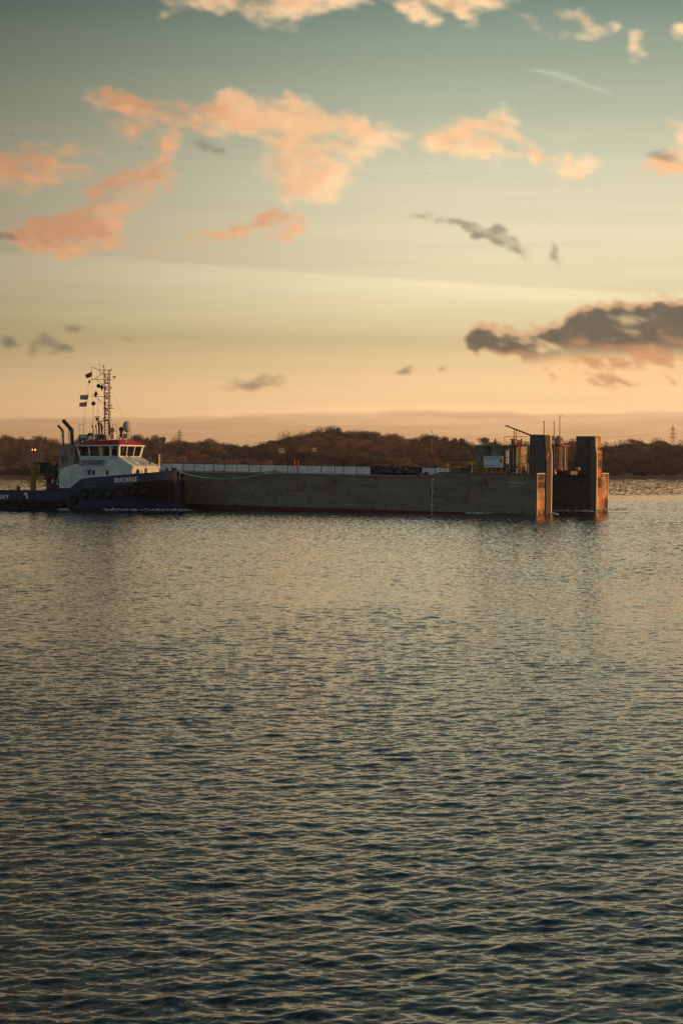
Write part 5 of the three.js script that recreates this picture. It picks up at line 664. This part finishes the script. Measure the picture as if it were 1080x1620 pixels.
  const pylon = (px, top, D, label, H0) => {
    const p = at(px, top, D), t = thing('electricity_pylon', label, 'pylon', V(p.x, p.y - H0, p.z), 0.3), w = (y) => lerp(4.2, 0.7, Math.pow(y / H0, 0.7)), L = [], B = []; const lv = [0, 0.22, 0.4, 0.55, 0.67, 0.77, 0.86, 0.94].map((k) => k * H0);
    for (const sx of [-1, 1]) for (const sz of [-1, 1]) { for (let i = 0; i < lv.length - 1; i++) L.push(rod(V(sx * w(lv[i]), lv[i], sz * w(lv[i])), V(sx * w(lv[i + 1]), lv[i + 1], sz * w(lv[i + 1])), 0.2, 0.2, 4)); L.push(rod(V(sx * w(lv[7]), lv[7], sz * w(lv[7])), V(0, H0, 0), 0.18, 0.12, 4)); }
    for (let i = 0; i < lv.length - 1; i++) for (const s of [-1, 1]) { B.push(rod(V(-w(lv[i]), lv[i], s * w(lv[i])), V(w(lv[i + 1]), lv[i + 1], s * w(lv[i + 1])), 0.11, 0.11, 4), rod(V(w(lv[i]), lv[i], s * w(lv[i])), V(-w(lv[i + 1]), lv[i + 1], s * w(lv[i + 1])), 0.11, 0.11, 4)); }
    part(t, 'leg', L, steelFar); part(t, 'bracing', B, steelFar);
    for (const [k, a] of [[0.62, 5], [0.74, 6], [0.87, 4.4]]) part(t, 'cross_arm', [rod(V(-a, k * H0, 0), V(0, k * H0 + 1.2, 0), 0.16, 0.16, 4), rod(V(a, k * H0, 0), V(0, k * H0 + 1.2, 0), 0.16, 0.16, 4), rod(V(-a, k * H0, 0), V(a, k * H0, 0), 0.16, 0.16, 4), rod(V(-a, k * H0 - 1.8, 0), V(-a, k * H0, 0), 0.18, 0.18, 5), rod(V(a, k * H0 - 1.8, 0), V(a, k * H0, 0), 0.18, 0.18, 5)], steelFar);
    return t;
  };
  pylon(284, 679.5, 2700, 'small distant lattice pylon on the skyline right of the tug', 34); pylon(1063.5, 673, 2500, 'larger lattice pylon on the skyline at the right edge', 42);
  const line = (name, label, pts, D) => { const g = thing(name, label, 'power line'), l = pts.map(([x, y, d]) => at(x, y, d ?? D)); g.position.copy(l[0]); part(g, 'wire', curve(l.map((p) => p.clone().sub(l[0])), 0.09, 40, 4), steelFar); };
  line('power_line', 'thin power line sagging left from the large pylon to the towers', [[1059, 682.5], [1030, 687], [1000, 690], [960, 691.8], [900, 691], [850, 690]], 2500); line('power_line', 'thin power line running off to the right from the large pylon', [[1068, 682.5], [1085, 684.5], [1110, 687]], 2500); line('power_line', 'thin power line sagging between the small pylon and the hill', [[286, 686], [310, 690], [335, 692], [380, 692.5]], 2700); line('power_line', 'thin power line running left from the small pylon toward the tug', [[282, 686], [262, 688.5], [240, 690], [215, 690]], 2700);
  line('power_line', 'faint power line rising toward the jib crane behind the cabin', [[690, 693.5], [740, 691], [790, 687], [815, 684]], 2500);
}
// ------------------------------------------------------------------ gulls
{
  const gull = (px, py, span, roll, turn, bend, label) => {
    const D = 120, p = at(px, py, D), s = span / FOCAL * D, t = thing('gull', label, 'bird', p, turn, 'gulls in the evening sky'); t.rotation.z = roll;
    const wing = (k) => { const q = [], n = 5, P = (u) => V(k * u * s / 2, (u < 0.45 ? u / 0.45 : 1 - (u - 0.45) * 1.1) * bend * s * 0.2, -0.06 * s * u + (u > 0.45 ? 0.14 * s * (u - 0.45) : 0)), W = (u) => s * 0.17 * (1 - u * u * 0.85); for (let i = 0; i < n; i++) { const a = P(i / n), b = P((i + 1) / n), wa = W(i / n), wb = W((i + 1) / n), th = 0.012 * s; q.push([V(a.x, a.y + th, a.z - wa / 2), V(a.x, a.y + th, a.z + wa / 2), V(b.x, b.y + th, b.z + wb / 2), V(b.x, b.y + th, b.z - wb / 2)], [V(a.x, a.y - th, a.z - wa / 2), V(b.x, b.y - th, b.z - wb / 2), V(b.x, b.y - th, b.z + wb / 2), V(a.x, a.y - th, a.z + wa / 2)], [V(a.x, a.y + th, a.z + wa / 2), V(a.x, a.y - th, a.z + wa / 2), V(b.x, b.y - th, b.z + wb / 2), V(b.x, b.y + th, b.z + wb / 2)]); } return quads(q); };
    const body = new THREE.LatheGeometry([[0.001, -0.24], [0.025, -0.2], [0.05, -0.1], [0.06, 0], [0.05, 0.09], [0.034, 0.13], [0.037, 0.17], [0.026, 0.2], [0.008, 0.22], [0.002, 0.25]].map(([x, y]) => new THREE.Vector2(x * s, y * s)), 10).rotateX(-Math.PI / 2);
    part(t, 'body', [body, wing(1), wing(-1), quads([[V(-0.02 * s, 0, 0.2 * s), V(0.02 * s, 0, 0.2 * s), V(0.06 * s, 0, 0.32 * s), V(-0.06 * s, 0, 0.32 * s)]])], mat(0.16, 0.16, 0.16, { roughness: 0.9 }));
  };
  gull(21, 52, 8.5, 1.15, 0.5, 0.5, 'gull banking steeply in the top left corner of the sky'); gull(138, 118, 6.5, -0.5, 0.3, 0.2, 'small gull left of centre, high above the pink clouds'); gull(141.5, 120.5, 4, -0.2, 0.5, 0.3, 'tiny second gull close below the small one at upper left'); gull(20.5, 213, 9, 0.32, 0.2, 0.3, 'gull gliding at the left edge above the left pink cloud'); gull(221.5, 233, 7, 0.04, 0.1, 0.05, 'gull gliding flat beneath the long pink cloud'); gull(674.5, 274.5, 6.5, 0.35, 0.2, 1.2, 'gull with arched wings right of centre below the right pink cloud'); gull(797, 291.3, 5, 0, 0.9, 0.1, 'small dark gull farthest right in the sky');
}
renderer.render(scene, camera);
